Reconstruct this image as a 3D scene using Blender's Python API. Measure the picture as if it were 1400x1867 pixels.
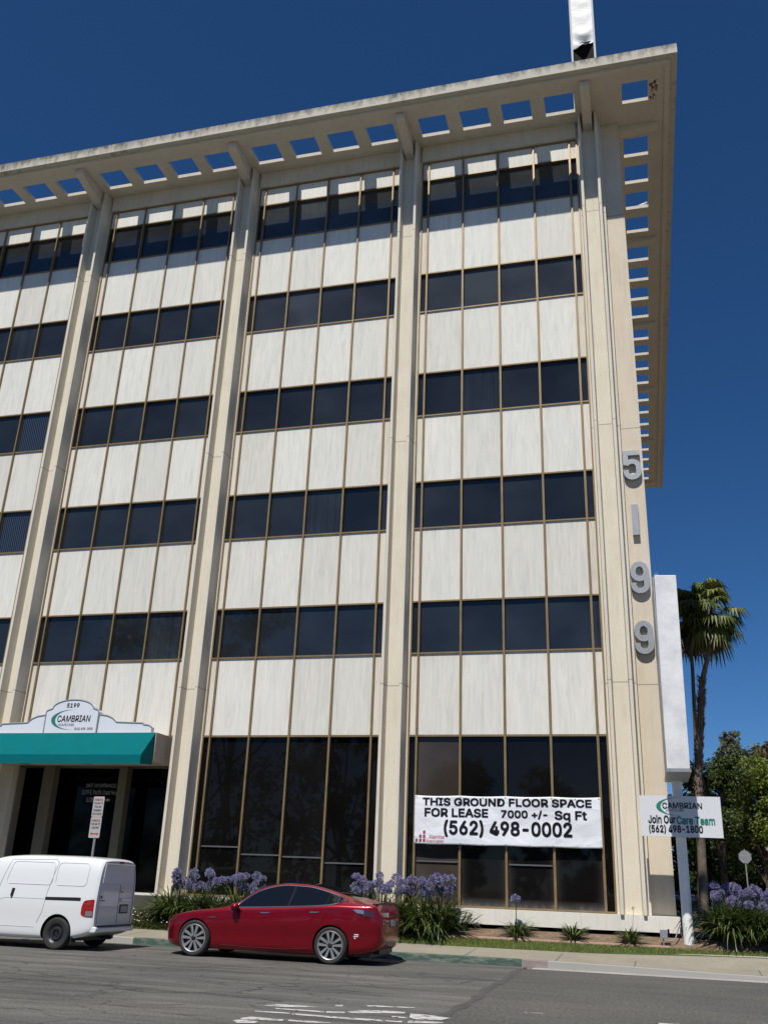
import bpy, bmesh, math, random
import numpy as np
from mathutils import Vector, Matrix
R = math.radians
scene = bpy.context.scene
for o in list(bpy.data.objects): bpy.data.objects.remove(o)
COL = scene.collection

# ------------------------------------------------------------------ camera
cd = bpy.data.cameras.new('camera'); cam = bpy.data.objects.new('camera', cd); COL.objects.link(cam)
cd.sensor_fit = 'HORIZONTAL'; cd.sensor_width = 36.0; cd.lens = 1700.0/1400.0*36.0
cd.clip_start = 0.1; cd.clip_end = 3000
RX = Vector((0.96646028, 0.25431677, 0.03574219)); DN = Vector((-0.06278392, 0.36892267, -0.92733718)); FW = Vector((-0.2490235, 0.89399052, 0.37251611))
m = Matrix((RX, -DN, -FW)).transposed().to_4x4()
m.translation = Vector((5.836, -25.088, 1.48))
cam.matrix_world = m
scene.camera = cam

# ------------------------------------------------------------------ light
SUN_EL, SUN_AZ = 58.0, 5.0           # azimuth: degrees to the left of straight in front of the facade
w = bpy.data.worlds.new('World'); scene.world = w; w.use_nodes = True
nt = w.node_tree; nt.nodes.clear()
sky = nt.nodes.new('ShaderNodeTexSky'); sky.sky_type = 'NISHITA'; sky.sun_disc = False
sky.sun_elevation = R(SUN_EL); sky.sun_rotation = R(180.0 + SUN_AZ)
sky.altitude = 2000; sky.air_density = 1.0; sky.dust_density = 0.0; sky.ozone_density = 10.0
hs = nt.nodes.new('ShaderNodeHueSaturation'); hs.inputs['Saturation'].default_value = 1.12
bg = nt.nodes.new('ShaderNodeBackground'); bg.inputs[1].default_value = 0.072
wo = nt.nodes.new('ShaderNodeOutputWorld')
nt.links.new(sky.outputs[0], hs.inputs['Color']); nt.links.new(hs.outputs[0], bg.inputs[0]); nt.links.new(bg.outputs[0], wo.inputs[0])
sl = bpy.data.lights.new('sun', 'SUN'); sl.energy = 4.6; sl.angle = R(0.53); sl.color = (1.0, 0.95, 0.865)
so = bpy.data.objects.new('sun', sl); COL.objects.link(so)
sd = Vector((-math.sin(R(SUN_AZ))*math.cos(R(SUN_EL)), -math.cos(R(SUN_AZ))*math.cos(R(SUN_EL)), math.sin(R(SUN_EL))))
so.rotation_euler = sd.to_track_quat('Z', 'Y').to_euler(); so.location = (0, -40, 60)
scene.view_settings.view_transform = 'Standard'; scene.view_settings.look = 'None'
scene.view_settings.exposure = 0.1; scene.view_settings.gamma = 1.0

# ------------------------------------------------------------------ materials
def newmat(name):
    mt = bpy.data.materials.new(name); mt.use_nodes = True
    return mt, mt.node_tree, mt.node_tree.nodes['Principled BSDF']
def N(t, kind, **kw):
    n = t.nodes.new(kind)
    for k, v in kw.items(): setattr(n, k, v)
    return n
def ramp(t, stops):
    n = t.nodes.new('ShaderNodeValToRGB'); e = n.color_ramp.elements
    while len(e) < len(stops): e.new(0.5)
    for i, (p, c) in enumerate(stops):
        e[i].position = p; e[i].color = (*c, 1) if len(c) == 3 else c
    return n
def coords(t, scale=(1, 1, 1), kind='Object', rnd=False):
    tc = N(t, 'ShaderNodeTexCoord'); mp = N(t, 'ShaderNodeMapping'); mp.inputs['Scale'].default_value = scale
    t.links.new(tc.outputs[kind], mp.inputs['Vector'])
    if rnd:
        oi = N(t, 'ShaderNodeObjectInfo'); mu = N(t, 'ShaderNodeMath', operation='MULTIPLY'); mu.inputs[1].default_value = 91.7
        t.links.new(oi.outputs['Random'], mu.inputs[0]); t.links.new(mu.outputs[0], mp.inputs['Location'])
    return mp
def noise(t, mp, scale, detail=6, rough=0.6):
    n = N(t, 'ShaderNodeTexNoise'); n.inputs['Scale'].default_value = scale; n.inputs['Detail'].default_value = detail
    n.inputs['Roughness'].default_value = rough
    t.links.new(mp.outputs[0], n.inputs['Vector']); return n
def mix(t, a, b, fac, mode='MIX'):
    n = N(t, 'ShaderNodeMix', data_type='RGBA', blend_type=mode)
    for s, v in ((0, fac), (6, a), (7, b)):
        if hasattr(v, 'is_output') or hasattr(v, 'links'): t.links.new(v, n.inputs[s])
        elif isinstance(v, (int, float)): n.inputs[s].default_value = v
        else: n.inputs[s].default_value = (*v, 1)
    return n.outputs[2]
def bump(t, p, src, strength=0.3, dist=0.02):
    b = N(t, 'ShaderNodeBump'); b.inputs['Strength'].default_value = strength; b.inputs['Distance'].default_value = dist
    t.links.new(src, b.inputs['Height']); t.links.new(b.outputs[0], p.inputs['Normal'])
def simple(name, col, rough=0.5, metal=0.0, coat=0.0, spec=0.5, var=0.0, vscale=8):
    mt, t, p = newmat(name)
    p.inputs['Base Color'].default_value = (*col, 1); p.inputs['Roughness'].default_value = rough
    p.inputs['Metallic'].default_value = metal; p.inputs['Coat Weight'].default_value = coat
    p.inputs['Coat Roughness'].default_value = 0.03; p.inputs['Specular IOR Level'].default_value = spec
    if var:
        n = noise(t, coords(t, rnd=True), vscale)
        r = ramp(t, [(0.3, tuple(c*(1-var) for c in col)), (0.7, tuple(min(1, c*(1+var)) for c in col))])
        t.links.new(n.outputs[0], r.inputs[0]); t.links.new(r.outputs[0], p.inputs['Base Color'])
    return mt
def concrete(name, c1, c2, stain=(0.5, 0.46, 0.40), joints=()):
    mt, t, p = newmat(name)
    mp = coords(t); n1 = noise(t, mp, 1.1, 8, 0.65)
    mp2 = coords(t, (5, 5, 0.35)); n2 = noise(t, mp2, 1.6, 6, 0.7)
    r1 = ramp(t, [(0.35, c1), (0.68, c2)]); t.links.new(n1.outputs[0], r1.inputs[0])
    r2 = ramp(t, [(0.50, (0, 0, 0)), (0.80, (0.6, 0.6, 0.6))]); t.links.new(n2.outputs[0], r2.inputs[0])
    c = mix(t, r1.outputs[0], tuple(x*s for x, s in zip(c1, (0.75, 0.73, 0.70))), r2.outputs[0])
    n3 = noise(t, coords(t), 60, 3, 0.7); r3 = ramp(t, [(0.3, (0.86, 0.86, 0.86)), (0.6, (1, 1, 1))]); t.links.new(n3.outputs[0], r3.inputs[0])
    c = mix(t, c, r3.outputs[0], 1.0, 'MULTIPLY')
    if joints:
        tc = N(t, 'ShaderNodeTexCoord'); sp = N(t, 'ShaderNodeSeparateXYZ'); t.links.new(tc.outputs['Object'], sp.inputs[0])
        tot = None
        for z in joints:
            cmp_ = N(t, 'ShaderNodeMath', operation='COMPARE'); cmp_.inputs[1].default_value = z; cmp_.inputs[2].default_value = 0.012
            t.links.new(sp.outputs['Z'], cmp_.inputs[0])
            if tot is None: tot = cmp_.outputs[0]
            else:
                ad = N(t, 'ShaderNodeMath', operation='ADD'); t.links.new(tot, ad.inputs[0]); t.links.new(cmp_.outputs[0], ad.inputs[1]); tot = ad.outputs[0]
        c = mix(t, c, tuple(x*0.45 for x in c1), tot)
    t.links.new(c, p.inputs['Base Color']); p.inputs['Roughness'].default_value = 0.85; p.inputs['Specular IOR Level'].default_value = 0.25
    bump(t, p, n3.outputs[0], 0.25, 0.01)
    return mt
JZ = (6.65, 14.2, 21.92)
M = {}
M['column'] = concrete('cream_concrete', (0.67, 0.62, 0.515), (0.73, 0.685, 0.585), joints=JZ)
M['pier'] = concrete('tan_concrete', (0.64, 0.56, 0.445), (0.70, 0.625, 0.51), joints=JZ)
M['soffit'] = concrete('soffit_plaster', (0.62, 0.57, 0.48), (0.69, 0.64, 0.55))
M['plinth'] = concrete('white_painted_concrete', (0.72, 0.69, 0.62), (0.78, 0.76, 0.70))
M['core'] = concrete('rear_wall', (0.50, 0.45, 0.36), (0.55, 0.50, 0.41))
def fascia_mat():
    mt, t, p = newmat('stained_fascia')
    n = noise(t, coords(t, (2.2, 2.2, 0.9)), 2.4, 9, 0.75); n2 = noise(t, coords(t, (1, 1, 1)), 0.35, 3)
    ad = N(t, 'ShaderNodeMath', operation='MULTIPLY_ADD'); t.links.new(n2.outputs[0], ad.inputs[0]); ad.inputs[1].default_value = 0.5
    t.links.new(n.outputs[0], ad.inputs[2])
    tc = N(t, 'ShaderNodeTexCoord'); sp = N(t, 'ShaderNodeSeparateXYZ'); t.links.new(tc.outputs['Object'], sp.inputs[0])
    mr = N(t, 'ShaderNodeMapRange'); mr.inputs[1].default_value = 25.7; mr.inputs[2].default_value = 26.2; mr.inputs[3].default_value = -0.22; mr.inputs[4].default_value = 0.10
    t.links.new(sp.outputs['Z'], mr.inputs[0])
    a2 = N(t, 'ShaderNodeMath', operation='ADD'); t.links.new(ad.outputs[0], a2.inputs[0]); t.links.new(mr.outputs[0], a2.inputs[1])
    r = ramp(t, [(0.62, (0.52, 0.49, 0.42)), (0.76, (0.33, 0.31, 0.27)), (0.9, (0.12, 0.11, 0.10))]); t.links.new(a2.outputs[0], r.inputs[0])
    t.links.new(r.outputs[0], p.inputs['Base Color']); p.inputs['Roughness'].default_value = 0.9
    return mt
M['fascia'] = fascia_mat()
def panel_mat(name, c1, c2, c3):
    mt, t, p = newmat(name)
    n = noise(t, coords(t, (5.5, 1, 0.55), rnd=True), 1.5, 9, 0.70); n.inputs['Distortion'].default_value = 0.9
    r = ramp(t, [(0.33, c1), (0.50, c2), (0.66, c3)]); t.links.new(n.outputs[0], r.inputs[0])
    n2 = noise(t, coords(t, (7, 1, 0.9), rnd=True), 1.6, 6, 0.7); n2.inputs['Distortion'].default_value = 0.6
    r2 = ramp(t, [(0.54, (1, 1, 1)), (0.74, (0.88, 0.83, 0.755))]); t.links.new(n2.outputs[0], r2.inputs[0])
    c = mix(t, r.outputs[0], r2.outputs[0], 0.6, 'MULTIPLY')
    # dirt washed down from the frame above
    tc = N(t, 'ShaderNodeTexCoord'); sp = N(t, 'ShaderNodeSeparateXYZ'); t.links.new(tc.outputs['Generated'], sp.inputs[0])
    n4 = noise(t, coords(t, (14, 1, 0.25), rnd=True), 1.6, 5, 0.7); dz = N(t, 'ShaderNodeMapRange'); dz.inputs[1].default_value = 0.35; dz.inputs[2].default_value = 1.0; t.links.new(sp.outputs['Z'], dz.inputs[0])
    ds_ = N(t, 'ShaderNodeMath', operation='MULTIPLY'); t.links.new(dz.outputs[0], ds_.inputs[0]); t.links.new(n4.outputs[0], ds_.inputs[1])
    rd_ = ramp(t, [(0.40, (1, 1, 1)), (0.62, (0.90, 0.90, 0.885))]); t.links.new(ds_.outputs[0], rd_.inputs[0]); c = mix(t, c, rd_.outputs[0], 1.0, 'MULTIPLY')
    oi = N(t, 'ShaderNodeObjectInfo'); r3 = ramp(t, [(0.0, (0.90, 0.895, 0.88)), (0.5, (0.97, 0.97, 0.965)), (1.0, (1.02, 1.02, 1.02))]); t.links.new(oi.outputs['Random'], r3.inputs[0])
    c = mix(t, c, r3.outputs[0], 1.0, 'MULTIPLY')
    t.links.new(c, p.inputs['Base Color']); p.inputs['Roughness'].default_value = 0.7; p.inputs['Specular IOR Level'].default_value = 0.3
    return mt
M['panel'] = panel_mat('white_stone_panel', (0.61, 0.61, 0.575), (0.70, 0.695, 0.65), (0.765, 0.75, 0.695))
M['panel2'] = panel_mat('cream_stone_panel', (0.60, 0.56, 0.50), (0.70, 0.655, 0.59), (0.74, 0.70, 0.63))
M['bronze'] = simple('bronze_frame', (0.235, 0.168, 0.085), 0.45, 0.25, var=0.18, vscale=3)
def glass_mat(name, base, rough=0.02, ior=1.55, stripes=False, dust=False):
    mt, t, p = newmat(name)
    p.inputs['Base Color'].default_value = (*base, 1); p.inputs['Roughness'].default_value = rough
    p.inputs['IOR'].default_value = ior
    n = noise(t, coords(t, (0.35, 1, 0.25), rnd=True), 1.0, 3)
    if not stripes:
        oi = N(t, 'ShaderNodeObjectInfo'); r0 = ramp(t, [(0.0, tuple(b*0.7 for b in base)), (1.0, tuple(b*1.25 for b in base))])
        t.links.new(oi.outputs['Random'], r0.inputs[0]); col = r0.outputs[0]
        nb = noise(t, coords(t, (16, 1, 0.15), rnd=True), 1.3, 3, 0.6); rb = ramp(t, [(0.40, (0.45, 0.45, 0.45)), (0.62, (1.7, 1.7, 1.7))]); t.links.new(nb.outputs[0], rb.inputs[0])
        nl = noise(t, coords(t, (0.7, 1, 0.9), rnd=True), 0.9, 2, 0.5); rl = ramp(t, [(0.35, (0.6, 0.6, 0.6)), (0.65, (1.5, 1.5, 1.5))]); t.links.new(nl.outputs[0], rl.inputs[0])
        gt = N(t, 'ShaderNodeMath', operation='GREATER_THAN'); gt.inputs[1].default_value = 0.90; t.links.new(oi.outputs['Random'], gt.inputs[0])
        fm = N(t, 'ShaderNodeMath', operation='MULTIPLY'); fm.inputs[1].default_value = 0.0 if ior < 1.4 else 0.35; t.links.new(gt.outputs[0], fm.inputs[0])
        col = mix(t, mix(t, col, rb.outputs[0], fm.outputs[0], 'MULTIPLY'), rl.outputs[0], 0.5, 'MULTIPLY')
    else:
        wv = N(t, 'ShaderNodeTexWave', wave_type='BANDS', bands_direction='X'); wv.inputs['Scale'].default_value = 4.2; wv.inputs['Distortion'].default_value = 0.25
        mp = coords(t); t.links.new(mp.outputs[0], wv.inputs['Vector'])
        r0 = ramp(t, [(0.35, base), (0.8, tuple(b*7+0.012 for b in base))]); t.links.new(wv.outputs[0], r0.inputs[0]); col = r0.outputs[0]
    if dust:
        # dried water and dust along the pane's edges
        tc = N(t, 'ShaderNodeTexCoord'); sp = N(t, 'ShaderNodeSeparateXYZ'); t.links.new(tc.outputs['Generated'], sp.inputs[0])
        def edge(o, k):
            a = N(t, 'ShaderNodeMath', operation='SUBTRACT'); t.links.new(o, a.inputs[0]); a.inputs[1].default_value = 0.5
            b = N(t, 'ShaderNodeMath', operation='ABSOLUTE'); t.links.new(a.outputs[0], b.inputs[0])
            c_ = N(t, 'ShaderNodeMath', operation='POWER'); t.links.new(b.outputs[0], c_.inputs[0]); c_.inputs[1].default_value = k; return c_.outputs[0]
        mx = N(t, 'ShaderNodeMath', operation='ADD'); t.links.new(edge(sp.outputs['X'], 7.0), mx.inputs[0])
        inv = N(t, 'ShaderNodeMapRange'); t.links.new(sp.outputs['Z'], inv.inputs[0]); inv.inputs[1].default_value = 0.06; inv.inputs[2].default_value = 0.0; inv.inputs[3].default_value = 0.0; inv.inputs[4].default_value = 0.016
        t.links.new(inv.outputs[0], mx.inputs[1])
        nn = noise(t, coords(t, (3, 1, 1.0), rnd=True), 2.0, 7, 0.7); ml = N(t, 'ShaderNodeMath', operation='MULTIPLY'); t.links.new(mx.outputs[0], ml.inputs[0]); t.links.new(nn.outputs[0], ml.inputs[1])
        zc = N(t, 'ShaderNodeMapRange'); t.links.new(sp.outputs['Z'], zc.inputs[0]); zc.inputs[1].default_value = 0.42; zc.inputs[2].default_value = 0.30; zc.inputs[3].default_value = 0; zc.inputs[4].default_value = 1
        m2 = N(t, 'ShaderNodeMath', operation='MULTIPLY'); t.links.new(ml.outputs[0], m2.inputs[0]); t.links.new(zc.outputs[0], m2.inputs[1])
        rr = ramp(t, [(0.0022, (0, 0, 0)), (0.0075, (0.55, 0.55, 0.55))]); t.links.new(m2.outputs[0], rr.inputs[0])
        col = mix(t, col, (0.22, 0.21, 0.20), rr.outputs[0])
        mr = N(t, 'ShaderNodeMapRange'); t.links.new(rr.outputs[0], mr.inputs[0]); mr.inputs[3].default_value = rough; mr.inputs[4].default_value = 0.7; t.links.new(mr.outputs[0], p.inputs['Roughness'])
    t.links.new(col, p.inputs['Base Color'])
    bump(t, p, n.outputs[0], 0.03, 0.05)
    return mt
M['glass'] = glass_mat('tinted_glass', (0.018, 0.0215, 0.026), 0.03, 1.52)
M['glass_upper'] = glass_mat('tinted_glass_painted_reflection', (0.036, 0.041, 0.046), 0.03, 1.54)  # lighter glass copy: brighter reflections of the upper floors put into its base colour
M['glass_entrance'] = simple('black_entrance_glass', (0.002, 0.002, 0.002), 0.05, spec=0.12)
M['glass_dark'] = glass_mat('dark_ground_glass', (0.006, 0.0055, 0.0055), 0.02, 1.27)
M['glass_dust'] = glass_mat('dusty_ground_glass', (0.006, 0.0055, 0.0055), 0.03, 1.30, dust=True)
M['glass_brown'] = glass_mat('brown_ground_glass', (0.050, 0.040, 0.034), 0.05, 1.36)  # brown base stands in for the lit interior behind one pane
M['glass_blind'] = glass_mat('blind_glass', (0.006, 0.008, 0.012), 0.05, 1.6, stripes=True)
M['white'] = simple('white_paint', (0.78, 0.79, 0.80), 0.5, var=0.04, vscale=1.5)
M['rail'] = simple('grey_window_rail', (.10, .10, .105), .5)
M['black'] = simple('black_paint', (0.006, 0.006, 0.006), 0.8, spec=0.15)
M['ink'] = simple('black_lettering', (0.010, 0.011, 0.016), 0.7, spec=0.1)
M['green_ink'] = simple('green_lettering', (0.02, 0.20, 0.155), 0.6, spec=.2)
M['grey_ink'] = simple('grey_lettering', (0.12, 0.13, 0.14), 0.5)
M['red_ink'] = simple('red_lettering', (0.42, 0.03, 0.035), 0.5)
M['dim_ink'] = simple('faded_lettering', (0.42, 0.42, 0.41), 0.6)
M['numeral'] = simple('brushed_grey_metal', (0.36, 0.38, 0.40), 0.42, 0.35, var=0.08)
M['steel'] = simple('galvanized_steel', (0.36, 0.37, 0.38), 0.45, 0.6, var=0.15, vscale=6)
M['sign_face'] = simple('sign_face', (0.66, 0.70, 0.76), 0.35, var=0.03, vscale=1.2)
M['trim_grey'] = simple('sign_trim', (0.26, 0.31, 0.33), 0.5)
M['teal'] = simple('teal_canvas', (0.0, 0.125, 0.14), 0.85, spec=0.1, var=0.06, vscale=2)
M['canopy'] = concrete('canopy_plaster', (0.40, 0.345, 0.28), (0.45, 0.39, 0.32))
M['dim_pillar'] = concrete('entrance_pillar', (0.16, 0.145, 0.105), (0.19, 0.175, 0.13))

def box_sign_mat():
    mt, t, p = newmat('weathered_white_metal')
    n = noise(t, coords(t, (1, 1, 1)), 1.3, 9, 0.7); r = ramp(t, [(0.35, (0.60, 0.60, 0.61)), (0.6, (0.80, 0.80, 0.81))]); t.links.new(n.outputs[0], r.inputs[0])
    n2 = noise(t, coords(t, (1.3, 1.3, 7)), 1.1, 5, 0.6); r2 = ramp(t, [(0.70, (1, 1, 1)), (0.78, (0.62, 0.60, 0.57))]); t.links.new(n2.outputs[0], r2.inputs[0])
    c = mix(t, r.outputs[0], r2.outputs[0], 0.6, 'MULTIPLY'); t.links.new(c, p.inputs['Base Color']); p.inputs['Roughness'].default_value = 0.55
    bump(t, p, n.outputs[0], 0.3, 0.02); return mt
M['box_white'] = box_sign_mat()
def cloth_mat(name, col, s=1.0):
    mt, t, p = newmat(name); p.inputs['Base Color'].default_value = (*col, 1); p.inputs['Roughness'].default_value = 0.6
    n = noise(t, coords(t, (0.8, 1, 1.5)), 1.6*s, 3, 0.45); n.inputs['Distortion'].default_value = 1.4; bump(t, p, n.outputs[0], 0.42, 0.06)
    return mt
M['banner'] = cloth_mat('banner_vinyl', (0.74, 0.77, 0.82))
M['wrap'] = cloth_mat('white_wrap', (0.72, 0.72, 0.72), 0.8)

def asphalt(name, lo, hi, streak, scale):
    mt, t, p = newmat(name)
    n1 = noise(t, coords(t, (1, 1, 1)), scale, 4, 0.75); n2 = noise(t, coords(t, (0.22, 1.6, 1)), 1.1, 8, 0.68); n3 = noise(t, coords(t), 0.25, 4)
    r1 = ramp(t, [(0.32, tuple(c*0.55 for c in lo)), (0.5, lo), (0.72, hi)]); t.links.new(n1.outputs[0], r1.inputs[0])
    r2 = ramp(t, [(0.34, (1-streak,)*3), (0.66, (1+streak*0.45,)*3)]); t.links.new(n2.outputs[0], r2.inputs[0])
    c = mix(t, r1.outputs[0], r2.outputs[0], 1.0, 'MULTIPLY')
    r3 = ramp(t, [(0.35, (0.80, 0.80, 0.81)), (0.55, (1.0, 0.99, 0.98)), (0.70, (1.15, 1.10, 1.06))]); t.links.new(n3.outputs[0], r3.inputs[0])
    c = mix(t, c, r3.outputs[0], 1.0, 'MULTIPLY')
    if streak > 0.2:
        # thin wandering cracks
        nd = noise(t, coords(t, (0.5, 1, 1)), 0.9, 4); mp = coords(t, (0.30, 0.75, 1))
        ad = N(t, 'ShaderNodeMixRGB'); ad.inputs[0].default_value = 0.28; t.links.new(mp.outputs[0], ad.inputs[1]); t.links.new(nd.outputs['Color'], ad.inputs[2])
        v = N(t, 'ShaderNodeTexVoronoi', feature='DISTANCE_TO_EDGE'); v.inputs['Scale'].default_value = 2.6; t.links.new(ad.outputs[0], v.inputs['Vector'])
        rc = ramp(t, [(0.0, (0.45, 0.45, 0.45)), (0.02, (1, 1, 1))]); t.links.new(v.outputs['Distance'], rc.inputs[0])
        c = mix(t, c, rc.outputs[0], 0.8, 'MULTIPLY')
    t.links.new(c, p.inputs['Base Color']); p.inputs['Roughness'].default_value = 0.9; p.inputs['Specular IOR Level'].default_value = 0.2
    bump(t, p, n1.outputs[0], 0.5, 0.012)
    return mt
M['asphalt_old'] = asphalt('worn_asphalt', (0.142, 0.140, 0.132), (0.22, 0.215, 0.202), 0.45, 30)
M['asphalt_new'] = asphalt('coarse_asphalt', (0.104, 0.103, 0.096), (0.21, 0.20, 0.182), 0.16, 20)
M['tar'] = simple('tar_seam', (0.07, 0.069, 0.066), 0.8, var=0.3, vscale=6)
def worn_paint():
    mt, t, p = newmat('worn_road_paint'); p.inputs['Base Color'].default_value = (0.55, 0.55, 0.53, 1); p.inputs['Roughness'].default_value = 0.8
    n = noise(t, coords(t, (0.6, 1.4, 1)), 7, 8, 0.75); r = ramp(t, [(0.40, (0, 0, 0)), (0.47, (1, 1, 1))]); t.links.new(n.outputs[0], r.inputs[0])
    v = N(t, 'ShaderNodeTexVoronoi', feature='DISTANCE_TO_EDGE'); v.inputs['Scale'].default_value = 4.5; mp = coords(t, (0.7, 1.6, 1)); t.links.new(mp.outputs[0], v.inputs['Vector'])
    rv = ramp(t, [(0.02, (0, 0, 0)), (0.035, (1, 1, 1))]); t.links.new(v.outputs['Distance'], rv.inputs[0])
    a = mix(t, r.outputs[0], rv.outputs[0], 1.0, 'MULTIPLY'); t.links.new(a, p.inputs['Alpha']); return mt
M['paint'] = worn_paint()
M['walk'] = concrete('sidewalk_concrete', (0.27, 0.245, 0.195), (0.33, 0.30, 0.24))
M['gutter'] = concrete('gutter_concrete', (0.34, 0.33, 0.31), (0.42, 0.41, 0.385))
def kerb_mat():
    mt, t, p = newmat('painted_kerb')
    tc = N(t, 'ShaderNodeTexCoord'); sp = N(t, 'ShaderNodeSeparateXYZ'); t.links.new(tc.outputs['Object'], sp.inputs[0])
    n = noise(t, coords(t, (0.7, 2, 3)), 3.2, 8, 0.7)
    # green from the van to x = 3.2, faded red to 3.75, bare beyond
    r = ramp(t, [(0.0, (0.33, 0.33, 0.31)), (0.372, (0.042, 0.085, 0.066)), (0.832, (0.225, 0.185, 0.17)), (0.8585, (0.30, 0.29, 0.27))])
    r.color_ramp.interpolation = 'CONSTANT'
    mr = N(t, 'ShaderNodeMapRange'); mr.inputs[1].default_value = -13.5; mr.inputs[2].default_value = 6.5; t.links.new(sp.outputs['X'], mr.inputs[0]); t.links.new(mr.outputs[0], r.inputs[0])
    rw = ramp(t, [(0.48, (0, 0, 0)), (0.70, (0.75, 0.75, 0.75))]); t.links.new(n.outputs[0], rw.inputs[0])
    c = mix(t, r.outputs[0], (0.30, 0.30, 0.28), rw.outputs[0])
    t.links.new(c, p.inputs['Base Color']); p.inputs['Roughness'].default_value = 0.85; return mt
M['kerb'] = kerb_mat()
def soil_mat():
    mt, t, p = newmat('dry_soil'); n = noise(t, coords(t), 6, 9, 0.75); r = ramp(t, [(0.3, (0.10, 0.07, 0.045)), (0.55, (0.20, 0.14, 0.09)), (0.75, (0.30, 0.22, 0.15))]); t.links.new(n.outputs[0], r.inputs[0])
    t.links.new(r.outputs[0], p.inputs['Base Color']); p.inputs['Roughness'].default_value = 0.95; bump(t, p, n.outputs[0], 0.8, 0.05); return mt
M['soil'] = soil_mat()
M['edging'] = concrete('terracotta_edging', (0.30, 0.20, 0.15), (0.36, 0.25, 0.19))
def leaf_mat(name, cols, rough=0.45, trans=0.25):
    mt, t, p = newmat(name)
    g = N(t, 'ShaderNodeNewGeometry'); r = ramp(t, [(i/(len(cols)-1) if len(cols) > 1 else 0, c) for i, c in enumerate(cols)])
    t.links.new(g.outputs['Random Per Island'], r.inputs[0]); t.links.new(r.outputs[0], p.inputs['Base Color']); p.inputs['Roughness'].default_value = rough
    p.inputs['Specular IOR Level'].default_value = 0.4
    tr = N(t, 'ShaderNodeBsdfTranslucent'); t.links.new(r.outputs[0], tr.inputs[0])
    mx = N(t, 'ShaderNodeMixShader'); mx.inputs[0].default_value = trans
    out = t.nodes['Material Output']; t.links.new(p.outputs[0], mx.inputs[1]); t.links.new(tr.outputs[0], mx.inputs[2]); t.links.new(mx.outputs[0], out.inputs[0])
    return mt
M['grass'] = leaf_mat('grass', [(0.10, 0.14, 0.022), (0.17, 0.215, 0.04), (0.26, 0.26, 0.085)], 0.6)
M['lawn_base'] = simple('lawn_base', (0.045, 0.075, 0.015), 0.9, var=0.3, vscale=9)
M['strap'] = leaf_mat('agapanthus_leaf', [(0.035, 0.06, 0.012), (0.06, 0.095, 0.02), (0.10, 0.14, 0.035), (0.17, 0.20, 0.09)], 0.30, 0.15)
M['dry_strap'] = leaf_mat('dry_stalk', [(0.18, 0.13, 0.07), (0.22, 0.17, 0.10)], 0.7, 0.1)
M['stem'] = leaf_mat('flower_stem', [(0.10, 0.15, 0.05), (0.12, 0.16, 0.06)], 0.5, 0.1)
M['bloom'] = leaf_mat('violet_petal', [(0.16, 0.155, 0.32), (0.27, 0.265, 0.45), (0.42, 0.41, 0.58), (0.20, 0.175, 0.34)], 0.5, 0.3)
M['white_petal'] = leaf_mat('white_petal', [(0.75, 0.74, 0.66), (0.8, 0.8, 0.72)], 0.6, 0.2)
M['cover'] = leaf_mat('ground_cover_leaf', [(0.05, 0.075, 0.02), (0.08, 0.10, 0.03), (0.12, 0.12, 0.05)], 0.5, 0.2)
M['leaf_olive'] = leaf_mat('olive_leaf', [(0.09, 0.13, 0.018), (0.15, 0.20, 0.028), (0.22, 0.26, 0.045)], 0.5, 0.25)
M['leaf_dark'] = leaf_mat('dark_leaf', [(0.034, 0.054, 0.014), (0.06, 0.09, 0.02), (0.10, 0.135, 0.03)], 0.5, 0.2)
M['leaf_grey'] = leaf_mat('grey_green_leaf', [(0.08, 0.095, 0.05), (0.13, 0.145, 0.075), (0.17, 0.17, 0.10)], 0.6, 0.2)
M['leaf_red'] = leaf_mat('reddish_leaf', [(0.14, 0.085, 0.06), (0.10, 0.105, 0.045), (0.14, 0.12, 0.05), (0.17, 0.075, 0.06)], 0.6, 0.2)
M['bark'] = simple('bark', (0.10, 0.075, 0.055), 0.9, var=0.35, vscale=5)
M['palm_bark'] = simple('palm_bark', (0.15, 0.12, 0.095), 0.9, var=0.35, vscale=7)
M['palm_leaf'] = leaf_mat('palm_leaf', [(0.055, 0.08, 0.022), (0.11, 0.14, 0.03), (0.22, 0.23, 0.06)], 0.4, 0.2)
M['palm_dead'] = leaf_mat('dead_palm_leaf', [(0.10, 0.07, 0.045), (0.20, 0.14, 0.095), (0.13, 0.10, 0.06)], 0.7, 0.1)
M['ground'] = simple('dry_ground', (0.16, 0.14, 0.09), 0.95, var=0.3, vscale=1.2)
# vehicles
M['red_paint'] = simple('deep_red_car_paint', (0.25, 0.001, 0.012), 0.30, 0.55, 0.45)
M['white_car'] = simple('white_van_paint', (0.72, 0.735, 0.745), 0.35, 0.0, 0.8)
M['silver_car'] = simple('silver_car_paint', (0.35, 0.36, 0.38), 0.3, 0.5, 1.0)
M['dark_car'] = simple('dark_car_paint', (0.02, 0.022, 0.03), 0.3, 0.2, 1.0)
M['car_glass'] = simple('car_glass', (0.006, 0.008, 0.012), 0.03, spec=0.5)
M['van_glass'] = simple('van_rear_glass', (0.78, 0.78, 0.78), 0.15, spec=0.8)
M['chrome'] = simple('satin_chrome', (0.72, 0.72, 0.74), 0.15, 1.0)
M['alloy'] = simple('grey_alloy', (0.38, 0.38, 0.39), 0.35, 0.6)
M['rubber'] = simple('tyre_rubber', (0.022, 0.022, 0.022), 0.75, var=0.2)
M['trim'] = simple('black_trim', (0.010, 0.010, 0.011), 0.45)
M['seam'] = simple('panel_gap', (0.10, 0.10, 0.11), 0.7)
M['red_seam'] = simple('dark_red_gap', (0.035, 0.0, 0.003), 0.6)
M['lamp_red'] = simple('red_tail_lamp', (0.30, 0.004, 0.008), 0.08, 0.0, 1.0)
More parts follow.
